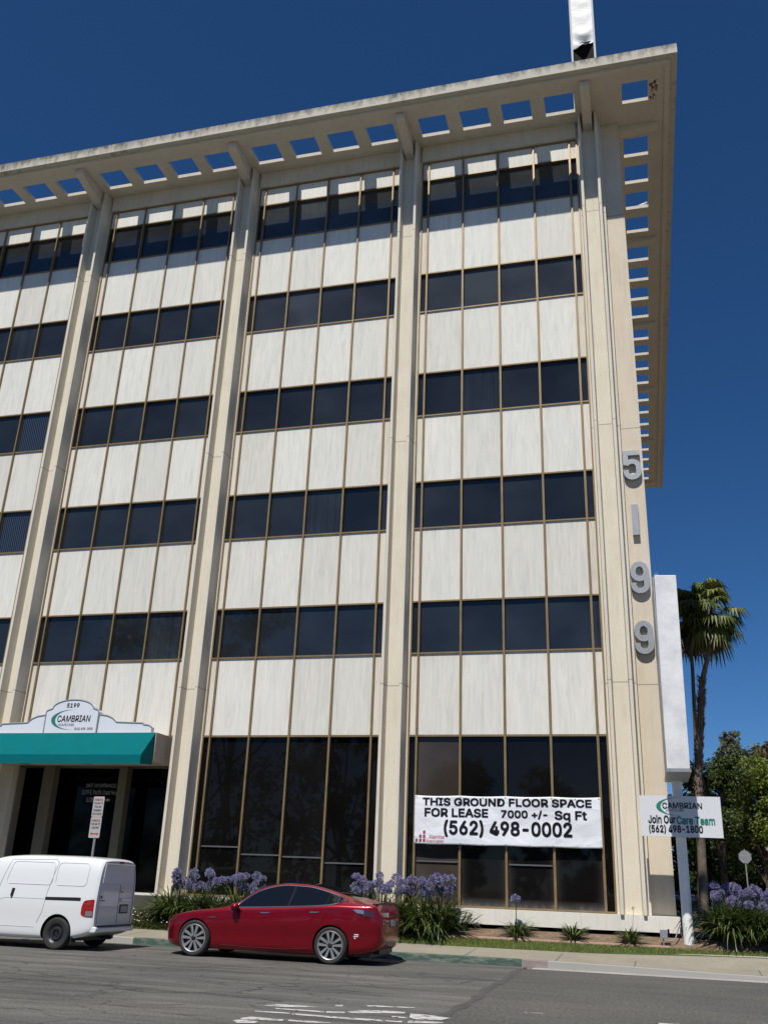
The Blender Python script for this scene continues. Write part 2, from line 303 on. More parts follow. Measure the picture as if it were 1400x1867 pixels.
M['lamp_clear'] = simple('clear_lamp_lens', (0.35, 0.35, 0.36), 0.06, 0.6, 1.0)
M['lamp_smoke'] = simple('smoked_lamp_lens', (0.05, 0.012, 0.014), 0.06, 0.0, 1.0)
M['plate'] = simple('license_plate', (0.40, 0.40, 0.40), 0.5, var=0.3, vscale=30)
M['wheel_steel'] = simple('black_steel_wheel', (0.04, 0.04, 0.042), 0.4, 0.4)

# ------------------------------------------------------------------ mesh helpers
class MB:
    def __init__(s): s.v = []; s.f = []; s.mi = []
    def quad(s, pts, mi=0):
        b = len(s.v); s.v += [tuple(p) for p in pts]; s.f.append(tuple(range(b, b+len(pts)))); s.mi.append(mi)
    def box(s, x0, x1, y0, y1, z0, z1, mi=0):
        b = len(s.v); s.v += [(x, y, z) for z in (z0, z1) for y in (y0, y1) for x in (x0, x1)]
        for f in ((0, 2, 3, 1), (4, 5, 7, 6), (0, 1, 5, 4), (2, 6, 7, 3), (0, 4, 6, 2), (1, 3, 7, 5)):
            s.f.append(tuple(b+i for i in f)); s.mi.append(mi)
    def prism(s, poly, axis, a0, a1, mi=0):
        # poly 2D list extruded along axis: 'z' poly=(x,y); 'y' poly=(x,z); 'x' poly=(y,z)
        def P(p, a): return {'z': (p[0], p[1], a), 'y': (p[0], a, p[1]), 'x': (a, p[0], p[1])}[axis]
        n = len(poly); b = len(s.v); s.v += [P(p, a0) for p in poly] + [P(p, a1) for p in poly]
        s.f.append(tuple(range(b, b+n))); s.f.append(tuple(range(b+2*n-1, b+n-1, -1))); s.mi += [mi, mi]
        for i in range(n):
            j = (i+1) % n; s.f.append((b+i, b+n+i, b+n+j, b+j)); s.mi.append(mi)
    def tube(s, pts, radii, seg=8, mi=0, cap=True):
        pts = [Vector(p) for p in pts]
        if not hasattr(radii, '__len__'): radii = [radii]*len(pts)
        b = len(s.v); n = len(pts); up = None
        for i, p in enumerate(pts):
            d = (pts[min(i+1, n-1)] - pts[max(i-1, 0)]).normalized()
            if up is None: up = d.orthogonal().normalized()
            up = (up - d*up.dot(d)).normalized(); sd_ = d.cross(up)
            for k in range(seg):
                a = 2*math.pi*k/seg; q = p + (up*math.cos(a) + sd_*math.sin(a))*radii[i]; s.v.append(tuple(q))
        for i in range(n-1):
            for k in range(seg):
                k2 = (k+1) % seg; s.f.append((b+i*seg+k, b+i*seg+k2, b+(i+1)*seg+k2, b+(i+1)*seg+k)); s.mi.append(mi)
        if cap:
            s.f.append(tuple(range(b+seg-1, b-1, -1))); s.mi.append(mi); s.f.append(tuple(range(b+(n-1)*seg, b+n*seg))); s.mi.append(mi)
    def lathe(s, prof, c, axis='y', seg=40, mi=0):
        # prof: (radius, along) pairs revolved around axis through c
        b = len(s.v); n = len(prof)
        for k in range(seg):
            a = 2*math.pi*k/seg; ca, sa = math.cos(a), math.sin(a)
            for r, h in prof:
                s.v.append({'y': (c[0]+r*ca, c[1]+h, c[2]+r*sa), 'z': (c[0]+r*ca, c[1]+r*sa, c[2]+h), 'x': (c[0]+h, c[1]+r*ca, c[2]+r*sa)}[axis])
        for k in range(seg):
            k2 = (k+1) % seg
            for i in range(n-1): s.f.append((b+k*n+i, b+k2*n+i, b+k2*n+i+1, b+k*n+i+1)); s.mi.append(mi)
    def grid(s, fn, nu, nv, mi=0):
        b = len(s.v)
        for i in range(nu+1):
            for j in range(nv+1): s.v.append(tuple(fn(i/nu, j/nv)))
        for i in range(nu):
            for j in range(nv):
                a = b+i*(nv+1)+j; s.f.append((a, a+nv+1, a+nv+2, a+1)); s.mi.append(mi)
def root_of(o):
    while o.parent: o = o.parent
    return o
def mk(name, mb, mats, parent=None, smooth=False, origin=None, fixn=True, angle=38):
    me = bpy.data.meshes.new(name)
    off = Vector((0, 0, 0))
    if parent is not None: off = root_of(parent).location.copy()
    if origin is not None: off = Vector(origin)
    me.from_pydata([(v[0]-off.x, v[1]-off.y, v[2]-off.z) for v in mb.v], [], mb.f)
    if not isinstance(mats, (list, tuple)): mats = [mats]
    for mm in mats: me.materials.append(mm)
    if len(mats) > 1: me.polygons.foreach_set('material_index', mb.mi)
    if fixn or smooth:
        bm = bmesh.new(); bm.from_mesh(me)
        if fixn: bmesh.ops.recalc_face_normals(bm, faces=bm.faces)
        if smooth:
            for f in bm.faces: f.smooth = True
            for e in bm.edges:
                if len(e.link_faces) == 2 and e.calc_face_angle(0) > R(angle): e.smooth = False
        bm.to_mesh(me); bm.free()
    o = bpy.data.objects.new(name, me); COL.objects.link(o)
    if parent is not None:
        o.parent = parent
        if origin is not None: o.location = Vector(origin) - root_of(parent).location
    elif origin is not None: o.location = origin
    return o
def tag(o, label=None, cat=None, group=None, kind=None):
    if label: o['label'] = label
    if cat: o['category'] = cat
    if group: o['group'] = group
    if kind: o['kind'] = kind
    return o
def thing(name, loc, label, cat, group=None):
    o = bpy.data.objects.new(name, None); COL.objects.link(o); o.location = loc; o.empty_display_size = 0.3
    return tag(o, label, cat, group)
def struct(name, mb, mat, **kw):
    o = mk(name, mb, mat, **kw); o['kind'] = 'structure'; return o
def kids(o): return [c for c in bpy.data.objects if c.parent == o]
def copy_tree(o, parent=None):
    c = o.copy(); COL.objects.link(c); c.parent = parent
    for ch in kids(o): copy_tree(ch, c)
    return c
def inst(src, name, loc, parent):
    o = bpy.data.objects.new(name, src.data); COL.objects.link(o); o.parent = parent; o.location = Vector(loc) - root_of(parent).location; return o
FONT = None
try: import os; FONT = bpy.data.fonts.load(os.path.join(bpy.utils.resource_path('LOCAL'), 'datafiles', 'fonts', 'Inter.woff2'))
except Exception: FONT = None
def text_mesh(body, bold=0.0, shear=0.0, spacing=1.0, res=4):
    cu = bpy.data.curves.new('lettering', 'FONT'); cu.body = body
    if FONT: cu.font = FONT
    cu.size = 1.0; cu.offset = bold; cu.shear = shear; cu.space_character = spacing; cu.resolution_u = res; cu.fill_mode = 'FRONT'
    o = bpy.data.objects.new('lettering', cu); COL.objects.link(o)
    dg = bpy.context.evaluated_depsgraph_get(); me = bpy.data.meshes.new_from_object(o.evaluated_get(dg))
    vs = [tuple(v.co[:2]) for v in me.vertices]; fs = [tuple(p.vertices) for p in me.polygons]
    bpy.data.objects.remove(o); bpy.data.curves.remove(cu); bpy.data.meshes.remove(me)
    return vs, fs
def lettering(name, body, x0, x1, z0, z1, y, mat, parent, bold=0.0, shear=0.0, depth=0.0, spacing=1.0, yfun=None, flip=False, rear=False, drop=0.0):
    vs, fs = text_mesh(body, 0.0, shear, spacing)
    xs = [v[0] for v in vs]; ys = [v[1] for v in vs]; ax, bx, ay, by = min(xs), max(xs), min(ys), max(ys)
    mb = MB(); n0 = len(vs)
    sx, sz = (x1-x0)/(bx-ax), (z1-z0)/(by-ay)
    shifts = [(0, 0)] if not bold else [(0, 0)]+[(bold*.62*math.cos(R(30+60*k)), bold*.55*math.sin(R(30+60*k))) for k in range(6)]
    for k, (ox, oz) in enumerate(shifts):
        for a, b in vs:
            X = x0+(a-ax)*sx+ox*sx; Z = z0+(b-ay)*sz+oz*sz
            Y = (y if yfun is None else yfun(X, Z)) - .00025*k
            mb.v.append((y, X, Z) if rear else (X, Y, Z))
        mb.f += [tuple(i+k*n0 for i in f) for f in fs]
    mb.mi = [0]*len(mb.f)
    o = mk(name, mb, mat, parent, fixn=False)
    if depth:
        bm = bmesh.new(); bm.from_mesh(o.data); bmesh.ops.remove_doubles(bm, verts=bm.verts, dist=1e-5)
        r = bmesh.ops.extrude_face_region(bm, geom=bm.faces[:]); vv = [g for g in r['geom'] if isinstance(g, bmesh.types.BMVert)]
        bmesh.ops.translate(bm, verts=vv, vec=(0, depth, 0)); bmesh.ops.recalc_face_normals(bm, faces=bm.faces); bm.to_mesh(o.data); bm.free()
    return o
def pchip(xs, ys):
    xs = np.array(xs, float); ys = np.array(ys, float); h = np.diff(xs); d = np.diff(ys)/h; n = len(xs); mm = np.zeros(n)
    mm[0] = d[0]; mm[-1] = d[-1]
    for i in range(1, n-1):
        if d[i-1]*d[i] > 0:
            w1 = 2*h[i]+h[i-1]; w2 = h[i]+2*h[i-1]; mm[i] = (w1+w2)/(w1/d[i-1]+w2/d[i])
    def f(x):
        x = min(max(x, xs[0]), xs[-1]); i = min(max(int(np.searchsorted(xs, x))-1, 0), n-2); t = (x-xs[i])/h[i]
        return float((1+2*t)*(1-t)**2*ys[i] + t*(1-t)**2*h[i]*mm[i] + t*t*(3-2*t)*ys[i+1] + t*t*(t-1)*h[i]*mm[i+1])
    return f

# ------------------------------------------------------------------ ground
ZK = pchip([-60, 3.4, 8.2, 12, 60], [0.15, 0.15, 0.088, 0.07, 0.07])
ZB = pchip([-60, 4.0, 8.2, 12, 60], [0.24, 0.24, 0.19, 0.17, 0.17])
ZL = pchip([-60, 4.0, 8.2, 60], [0.245, 0.245, 0.325, 0.34])
def G(x, y):
    if y < -3.2: return 0.0
    if y < -1.55: return ZK(x) + (ZB(x)-ZK(x))*(y+3.2)/1.65
    pr = [(-1.55, ZL(x)), (-1.0, 0.40), (-0.75, 0.49), (-0.45, 0.60), (0.3, 0.62), (4.0, 0.62)]
    for (a, za), (b, zb) in zip(pr, pr[1:]):
        if y <= b: return za+(zb-za)*(y-a)/(b-a)
    return 0.62
XS = [-60, -40, -25, -18] + [x*1.0 for x in range(-16, 3)] + [2.6, 3.4, 3.8, 4.4, 5, 5.6, 6.2, 6.8, 7.4, 8, 8.6, 9.4, 10.5, 12, 16, 25, 60]
def strip(ys, zf=G, mb=None):
    mb = mb or MB()
    for a, b in zip(XS, XS[1:]):
        for c, d in zip(ys, ys[1:]): mb.quad([(a, c, zf(a, c)), (b, c, zf(b, c)), (b, d, zf(b, d)), (a, d, zf(a, d))])
    return mb
mb = MB(); mb.quad([(-400, -300, -0.02), (400, -300, -0.02), (400, 500, -0.02), (-400, 500, -0.02)]); struct('ground', mb, M['ground'])
def SX(y): return 3.22 + 0.03*math.sin(y*1.7) + (0.012*(-y-6) if y < -6 else 0)
mb = MB(); ys = [-60, -40, -30, -25, -20, -17, -15]+[-14+0.35*i for i in range(32)]; ys = [y for y in ys if y < -3.25]+[-3.2]
for a, b in zip(ys, ys[1:]): mb.quad([(-200, a, 0), (SX(a), a, 0), (SX(b), b, 0), (-200, b, 0)])
struct('road', mb, M['asphalt_old'])
mb = MB(); ys2 = [y for y in ys if y < -3.75]+[-3.7]
for a, b in zip(ys2, ys2[1:]): mb.quad([(SX(a), a, 0), (200, a, 0), (200, b, 0), (SX(b), b, 0)])
struct('road_patch', mb, M['asphalt_new'])
mb = MB(); random.seed(4)
for a, b in zip(ys2, ys2[1:]):
    if a < -16: continue
    wa, wb = 0.07+0.03*math.sin(a*5), 0.07+0.03*math.sin(b*5)
    mb.quad([(SX(a)-wa, a, 0.004), (SX(a)+wa, a, 0.004), (SX(b)+wb, b, 0.004), (SX(b)-wb, b, 0.004)])
struct('road_seam', mb, M['tar'])
mb = MB()
for a, b in zip(XS, XS[1:]):
    if b <= 3.4: continue
    mb.quad([(max(a, SX(-3.7)), -3.7, 0.003), (b, -3.7, 0.003), (b, -3.2, -0.0), (max(a, SX(-3.2)), -3.2, -0.0)])
struct('gutter', mb, M['gutter'])
# cracks along and across the lane
mb = MB(); rgc = random.Random(77)
def crack(p, ang, n, step, wd):
    x, y = p
    for i in range(n):
        ang2 = ang+rgc.gauss(0, .38); x2, y2 = x+step*math.cos(ang2), y+step*math.sin(ang2)
        if x2 > 3.1 or y2 > -3.9: break
        w0 = wd*rgc.uniform(.5, 1.5); nx_, ny_ = -math.sin(ang2)*w0, math.cos(ang2)*w0
        if rgc.random() > .12: mb.quad([(x-nx_, y-ny_, .004), (x2-nx_, y2-ny_, .004), (x2+nx_, y2+ny_, .004), (x+nx_, y+ny_, .004)])
        if rgc.random() < .05 and n > 12: crack((x2, y2), ang+rgc.choice((-1, 1))*rgc.uniform(.5, 1.3), int(n*.25), step, wd*.6)
        x, y = x2, y2
crack((-30, -11.25), .0, 170, .2, .016)
for k in range(34): crack((rgc.uniform(-14, 2.5), rgc.uniform(-14.5, -6.2)), rgc.gauss(0, .12)+(math.pi/2*rgc.choice((1, -1)) if k % 5 == 0 else 0), rgc.randint(8, 30), .14, .006)
struct('road_crack', mb, M['tar'])
PAINT = [[(0.971,-12.461),(1.08,-12.219),(1.391,-12.184),(1.626,-12.245),(1.41,-12.386),(1.153,-12.483)],[(1.192,-12.62),(1.532,-12.582),(1.832,-12.59),(1.857,-12.705),(1.522,-12.7),(1.238,-12.705)],[(1.853,-12.576),(2.073,-12.502),(2.112,-12.629),(1.9,-12.721)],[(2.089,-12.47),(2.234,-12.175),(2.525,-12.102),(2.754,-12.09),(2.775,-12.231),(2.454,-12.412),(2.197,-12.575)],[(1.073,-13.01),(1.509,-12.948),(1.543,-13.053),(1.112,-13.094)],[(1.548,-12.986),(2.224,-12.995),(2.922,-12.939),(2.944,-13.078),(2.27,-13.146),(1.596,-13.103)],[(1.179,-13.722),(1.241,-13.547),(1.661,-13.559),(1.687,-13.694),(1.253,-13.81)],[(1.706,-13.551),(2.006,-13.518),(2.249,-13.537),(2.052,-13.656),(1.749,-13.656)],[(1.185,-13.945),(1.227,-13.807),(1.473,-13.88),(1.477,-14.005),(1.307,-14.108)],[(2.694,-12.559),(2.917,-12.565),(2.845,-12.208),(3.058,-12.204),(3.383,-12.337),(3.314,-12.602),(3.022,-12.702),(2.721,-12.666)],[(2.968,-12.833),(3.384,-12.773),(3.394,-12.881),(3.014,-13.074)],[(1.754,-11.896),(1.835,-11.793),(1.888,-12.002),(1.802,-12.034)],[(2.092,-11.673),(2.748,-11.512),(2.745,-11.611),(2.184,-11.808)],
 [(2.4,-13.62),(3.1,-13.5),(3.3,-13.62),(2.6,-13.78)],[(5.84,-11.36),(6.10,-11.30),(6.12,-11.42),(5.86,-11.48)],[(4.15,-11.2),(4.40,-11.18),(4.40,-11.22),(4.15,-11.24)],[(1.6,-14.3),(2.9,-14.2),(2.95,-14.35),(1.65,-14.45)]]
mb = MB()
for p in PAINT: mb.quad([(x, y, 0.006) for x, y in p])
struct('road_marking', mb, M['paint'])
# kerb, pavement
mb = MB()
for a, b in zip(XS, XS[1:]):
    za, zb = ZK(a), ZK(b)
    mb.quad([(a, -3.2, -0.02), (b, -3.2, -0.02), (b, -3.185, zb-0.02), (a, -3.185, za-0.02)])
    mb.quad([(a, -3.185, za-0.02), (b, -3.185, zb-0.02), (b, -3.16, zb), (a, -3.16, za)])
struct('kerb', mb, M['kerb'], smooth=True, angle=80)
def walk_mat():
    mt = M['walk']; return mt
struct('pavement', strip([-3.16, -2.4, -1.55]), M['walk'], smooth=True)
mb = MB()
for x in [-9.6, -8.0, -6.4, -4.8, -3.2, -1.6, 0.05, 1.9, 3.85, 5.45, 7.9, 9.5]:
    mb.quad([(x-.008, -3.16, G(x, -3.16)+.004), (x+.008, -3.16, G(x, -3.16)+.004), (x+.058, -1.55, G(x, -1.56)+.004), (x+.042, -1.55, G(x, -1.56)+.004)])
struct('pavement_joints', mb, M['tar'])
mb = MB()
for a, b in zip(XS, XS[1:]):
    mb.quad([(a, -1.55, G(a, -1.56)-.01), (b, -1.55, G(b, -1.56)-.01), (b, -1.54, ZL(b)-0.01), (a, -1.54, ZL(a)-0.01)])
    if a >= 3.8: mb.quad([(a, -1.54, ZL(a)-0.01), (b, -1.54, ZL(b)-0.01), (b, -1.40, ZL(b)+0.03), (a, -1.40, ZL(a)+.03)])
struct('lawn_kerb', mb, M['gutter'])
struct('lawn_soil', strip([-1.54, -1.25, -1.0], lambda x, y: G(x, y)), M['lawn_base'], smooth=True)
struct('flower_bed', strip([-1.0, -0.75, -0.45, 0.3, 4.0, 40.0]), M['soil'], smooth=True)
# mown grass blades
rng = random.Random(11); mb = MB()
def blade(mb, x, y, z, h, rg, wd=0.006):
    a = rg.uniform(0, 6.28); l = rg.uniform(0.1, 0.6)*h; dx, dy = math.cos(a)*wd, math.sin(a)*wd; lx, ly = -math.sin(a)*l, math.cos(a)*l
    mb.quad([(x-dx, y-dy, z), (x+dx, y+dy, z), (x+lx, y+ly, z+h)])
for i in range(46000):
    x = rng.uniform(-7.2, 14) if i % 8 else rng.uniform(14, 30); y = rng.uniform(-1.53, -0.99) + (0.03*math.sin(x*4)); 
    if x > 5 and y < -1.42: continue
    blade(mb, x, y, G(x, min(y, -1.0))-0.005, rng.uniform(0.025, 0.06), rng)
o = mk('lawn', mb, M['grass'], fixn=False); tag(o, 'narrow strip of mown green grass between the pavement and the flower bed', 'grass', kind='stuff')
mb = MB()
for a, b in zip([0.6+0.4*i for i in range(14)], [1.0+0.4*i for i in range(14)]):
    mb.quad([(a, -1.0, G(a, -1.0)+.02), (b, -1.0, G(b, -1.0)+.02), (b, -.90, G(b, -.90)+.02), (a, -.90, G(a, -.90)+.02)])
    mb.quad([(a, -1.0, G(a, -1.0)-.02), (b, -1.0, G(b, -1.0)-.02), (b, -1.0, G(b, -1.0)+.02), (a, -1.0, G(a, -1.0)+.02)])
struct('bed_edging', mb, M['edging'])
# ------------------------------------------------------------------ building
W, Q = 6.094, 1.202
bld = thing('office_building', (0, 0, 0), 'six-storey cream office building with white stone panels, dark ribbon windows and a pierced flat eave', 'building')
BX = {4: 0.0, 3: -W, 2: -2*W, 1: -3*W}
COLX = [5.457 - i*W for i in range(5)]
WROWS = [(1.05, 5.27), (7.587, 9.096), (11.352, 12.852), (15.099, 16.62), (18.925, 20.42), (22.781, 24.33)]
PROWS = [(5.34, 7.587), (9.096, 11.352), (12.852, 15.099), (16.62, 18.925), (20.42, 22.781), (24.33, 25.08)]
NL, NR = -0.227, 5.047
mb = MB()
mb.box(-60, -13.06, 0.2, 31.9, 0.3, 25.74); mb.box(-7.10, 6.43, 0.36, 31.9, 0.3, 25.74)
mb.box(-13.06, -7.10, 0.36, 31.9, 4.58, 25.74); mb.box(-13.06, -7.10, 1.62, 31.9, 0.3, 4.58)
mk('wall', mb, M['core'], bld)
# corner pier
mb = MB(); mb.box(5.86, 6.44, 0.28, 0.35, 0.9, 25.74); mb.box(6.37, 6.44, 0.35, 31.95, 0.9, 25.74)
mk('corner_pier', mb, M['pier'], bld)
# columns
prof = [(-.41, .30), (-.41, .055), (-.335, .055), (-.305, -.43), (-.225, -.43), (-.195, -.11), (.195, -.11), (.225, -.43), (.305, -.43), (.335, .055), (.41, .055), (.41, .30)]
mb = MB(); mb.prism(prof, 'z', 1.055, 25.74)
c0 = mk('column', mb, M['column'], bld, origin=(0, 0, 0)); c0.location.x = COLX[0]
for x in COLX[1:]: inst(c0, 'column', (x, 0, 0), bld)
# cells
def cell(name, x0, x1, z0, z1, y0, y1, mat):
    mb = MB(); cx, cz = (x0+x1)/2, (z0+z1)/2; mb.box(x0, x1, y0, y1, z0, z1)
    return mk(name, mb, mat, bld, origin=(cx, (y0+y1)/2, cz))
rng = random.Random(5); cache = {}
def place(name, key, x0, x1, z0, z1, y0, y1, mat, tilt=0.0):
    k = (key, round(x1-x0, 3), round(z0, 3), mat.name)
    if k not in cache: o = cache[k] = cell(name, x0, x1, z0, z1, y0, y1, mat)
    else: o = inst(cache[k], name, ((x0+x1)/2, (y0+y1)/2, (z0+z1)/2), bld)
    if tilt: o.rotation_euler = (rng.uniform(-tilt, tilt), 0, rng.uniform(-tilt, tilt))
    return o
for b, bx in BX.items():
    xs = [bx+Q*i for i in range(5)]
    for r, (z0, z1) in enumerate(WROWS):
        if r == 0 and b == 2: continue
        for i in range(4):
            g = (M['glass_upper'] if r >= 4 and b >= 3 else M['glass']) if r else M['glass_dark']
            if (b, r, i) in ((1, 3, 3), (1, 2, 3)): g = M['glass_blind']
            if r == 0 and b == 4: g = M['glass_brown'] if i == 0 else M['glass_dust']
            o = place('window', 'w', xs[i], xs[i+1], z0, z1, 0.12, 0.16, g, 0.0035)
            if g is M['glass_blind']: o['label'] = 'window with closed vertical blinds'
        place('side_window', 'sw', bx+NL, xs[0], z0, z1, 0.12, 0.16, M['glass'] if r else M['glass_dark'], 0.002)
        place('side_window', 'sw', xs[4], bx+NR, z0, z1, 0.12, 0.16, M['glass'] if r else M['glass_dark'], 0.002)
    for r, (z0, z1) in enumerate(PROWS):
        for i in range(4): place('panel', 'p', xs[i], xs[i+1], z0, z1, 0.07, 0.16, M['panel'])
        place('side_panel', 'sp', bx+NL, xs[0], z0, z1, 0.07, 0.16, M['panel2'])
        place('side_panel', 'sp', xs[4], bx+NR, z0, z1, 0.07, 0.16, M['panel2'])
    for i in range(5):
        z0 = 1.055 if b != 2 else 5.26
        mb = MB(); mb.box(-.016, .030, 0.0, .118, z0, 25.09); mb.box(-.034, -.016, 0.03, .118, z0, 25.09)
        k = ('mull', z0)
        if k not in cache: cache[k] = mk('mullion', mb, M['bronze'], bld, origin=(0, 0, 0)); cache[k].location.x = xs[i]
        else: inst(cache[k], 'mullion', (xs[i], 0, 0), bld)
    # transoms
    for zz in [5.305] + [z for r in WROWS[1:] for z in r] + [25.08] + ([1.08] if b != 2 else []):
        k = ('tr', zz)
        if k not in cache:
            mb = MB(); h = 0.022
            mb.box(NL, NR, 0.032, 0.119, zz-h, zz+h); cache[k] = mk('transom', mb, M['bronze'], bld, origin=(0, 0, 0)); cache[k].location.x = bx
        else: inst(cache[k], 'transom', (bx, 0, 0), bld)
    mb = MB(); mb.box(bx+NL-.02, bx+NL+.025, 0.03, .118, 1.055 if b != 2 else 5.3, 25.06); mb.box(bx+NR-.025, bx+NR+.02, 0.03, .118, 1.055 if b != 2 else 5.3, 25.06)
    mk('edge_trim', mb, M['bronze'], bld)
    # plain beam over the top windows
    mb = MB(); mb.box(bx+NL, bx+NR, -0.06, 0.30, 25.12, 25.742); mk('beam', mb, M['soffit'], bld)
# low rails behind the ground floor glass
for b, i, zz in [(4, 0, 2.12), (4, 2, 2.10), (3, 0, 2.33), (3, 1, 2.15), (3, 2, 2.12), (3, 3, 2.0)]:
    mb = MB(); x0 = BX[b]+Q*i; mb.box(x0+.05, x0+Q-.06, 0.085, 0.118, zz-.018, zz+.018); mk('rail', mb, M['rail'], bld)
# eave slab with its rows of square openings
xsb, hx = [-60.0], []
for k in range(-2, 5):
    for s in (-.14, 1.295, 2.70, 4.12): hx.append((k*W - 4*W + s, k*W - 4*W + s + .97))
hx = [h for h in hx if h[0] > -31]
hx = sorted(set(hx)); hx.append((6.617, 7.44))
for h in hx: xsb += list(h)
xsb += [8.10]; xsb = sorted(set(xsb))
hy = [(-1.37, -0.52)]
for k in range(5):
    for s in (1.09, 2.47, 3.9, 5.31): hy.append((s+k*W, s+k*W+.90))
ysb = [-2.02]
for h in hy: ysb += list(h)
ysb += [32.0]
ZS0, ZS1 = 25.75, 25.885
def is_hole(xa, xb, ya, yb):
    cx, cy = (xa+xb)/2, (ya+yb)/2
    if -1.37 < cy < -0.52: return any(a < cx < b for a, b in hx)
    if 6.617 < cx < 7.44: return any(a < cy < b for a, b in hy[1:])
    return False
mb = MB(); nx, ny = len(xsb)-1, len(ysb)-1
H = [[is_hole(xsb[i], xsb[i+1], ysb[j], ysb[j+1]) for j in range(ny)] for i in range(nx)]
for i in range(nx):
    for j in range(ny):
        if H[i][j]: continue
        a, b, c, d = xsb[i], xsb[i+1], ysb[j], ysb[j+1]
        mb.quad([(a, c, ZS0), (a, d, ZS0), (b, d, ZS0), (b, c, ZS0)]); mb.quad([(a, c, ZS1), (b, c, ZS1), (b, d, ZS1), (a, d, ZS1)])
        def solid(ii, jj): return 0 <= ii < nx and 0 <= jj < ny and not H[ii][jj]
        if not solid(i-1, j): mb.quad([(a, c, ZS0), (a, c, ZS1), (a, d, ZS1), (a, d, ZS0)])
        if not solid(i+1, j): mb.quad([(b, c, ZS0), (b, d, ZS0), (b, d, ZS1), (b, c, ZS1)])
        if not solid(i, j-1): mb.quad([(a, c, ZS0), (b, c, ZS0), (b, c, ZS1), (a, c, ZS1)])
        if not solid(i, j+1): mb.quad([(a, d, ZS0), (a, d, ZS1), (b, d, ZS1), (b, d, ZS0)])
eave = mk('eave', mb, M['soffit'], bld, fixn=False)
mb = MB()
mb.box(-60, 8.32, -2.22, -2.021, 25.80, 26.17); mb.box(8.101, 8.32, -2.021, 32.2, 25.80, 26.17)
mk('fascia', mb, M['fascia'], eave)
mb = MB()   # stepped band inside the fascia
mb.box(-60, 8.10, -2.02, -1.86, 25.715, 25.749); mb.box(7.94, 8.10, -1.86, 32.0, 25.715, 25.749)
mk('soffit_band', mb, M['soffit'], eave)
mb = MB(); mb.prism([(-1.78, 25.52), (-1.78, 25.749), (0.1, 25.749), (0.1, 25.22), (-.46, 25.22), (-1.70, 25.46)], 'x', -.15, .15)
b0 = mk('eave_bracket', mb, M['soffit'], bld, origin=(0, 0, 0)); b0.location.x = COLX[0]
for x in COLX[1:]: inst(b0, 'eave_bracket', (x, 0, 0), bld)
mb = MB(); mb.prism([(7.75, 25.62), (7.75, 25.749), (6.3, 25.749), (6.3, 25.5), (6.5, 25.5), (7.6, 25.60)], 'y', -.15, .13)
s0 = mk('eave_bracket', mb, M['soffit'], bld, origin=(0, 0, 0)); s0.location.y = 0.62
for k in range(1, 6): inst(s0, 'eave_bracket', (0, 0.62+W*k, 0), bld)
rg = random.Random(17); mb = MB()
for i in range(26):
    x = 7.50+.22*rg.random(); y = -1.35+.8*rg.random(); r_ = .012+.03*rg.random()
    mb.quad([(x+r_*(.6+.8*rg.random())*math.cos(k*1.05), y+r_*1.6*(.6+.8*rg.random())*math.sin(k*1.05), 25.746) for k in range(6)])
mk('rust_stain', mb, simple('rust', (.20, .10, .05), .9, var=.3), eave)
# plain ribbon windows of the flank
for r, (z0, z1) in enumerate(WROWS[1:]):
    mb = MB()
    for k in range(5): mb.box(6.42, 6.46, 1.2+k*W, 6.1+k*W, z0, z1)
    mk('flank_window', mb, M['glass'], bld)
# plinth
mb = MB()
mb.box(-7.10, 6.50, -0.36, 0.30, 0.70, 1.05); mb.box(-13.06, -7.10, -.36, 1.62, 0.70, 1.07); mb.box(-60, -13.06, -.36, .2, .7, 1.05)
mk('plinth', mb, M['plinth'], bld)
mb = MB(); mb.box(-60, 6.30, 0.02, 0.19, 0.2, 0.699); mk('plinth_base', mb, M['black'], bld)
mb = MB(); mb.box(-60, -6.35, -.39, -.361, 0.35, 1.02); mk('planter_wall', mb, simple('dark_planter_face', (.062, .062, .048), .85, var=.2, vscale=2), bld)  # thin dark sheet in front of the plinth, left part only
# entrance recess
mb = MB(); mb.box(-13.05, -7.11, 1.55, 1.61, 1.07, 4.57); eg = mk('entrance_glass', mb, M['glass_entrance'], bld)
for xa, xb in ((-11.93, -11.55), (-9.33, -9.06)):
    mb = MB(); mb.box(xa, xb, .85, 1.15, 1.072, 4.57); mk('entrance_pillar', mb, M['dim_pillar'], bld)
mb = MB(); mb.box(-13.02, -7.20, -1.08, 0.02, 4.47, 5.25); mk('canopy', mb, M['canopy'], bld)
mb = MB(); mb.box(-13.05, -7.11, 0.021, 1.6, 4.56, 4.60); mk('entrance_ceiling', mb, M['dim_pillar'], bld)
lettering('lettering', '(NOT AN ENTRANCE)', -10.80, -9.78, 3.98, 4.11, 1.54, M['dim_ink'], eg)
lettering('lettering', '5199 E. Pacific Coast Hwy', -10.92, -9.72, 3.75, 3.92, 1.54, M['dim_ink'], eg)
lettering('lettering', 'LOBBY', -10.72, -10.30, 3.56, 3.69, 1.54, M['dim_ink'], eg, bold=.02)
mb = MB(); mb.prism([(-10.22, 3.605), (-10.22, 3.645), (-10.02, 3.645), (-10.02, 3.68), (-9.90, 3.625), (-10.02, 3.57), (-10.02, 3.605)], 'y', 1.535, 1.54); mk('arrow', mb, M['dim_ink'], eg)
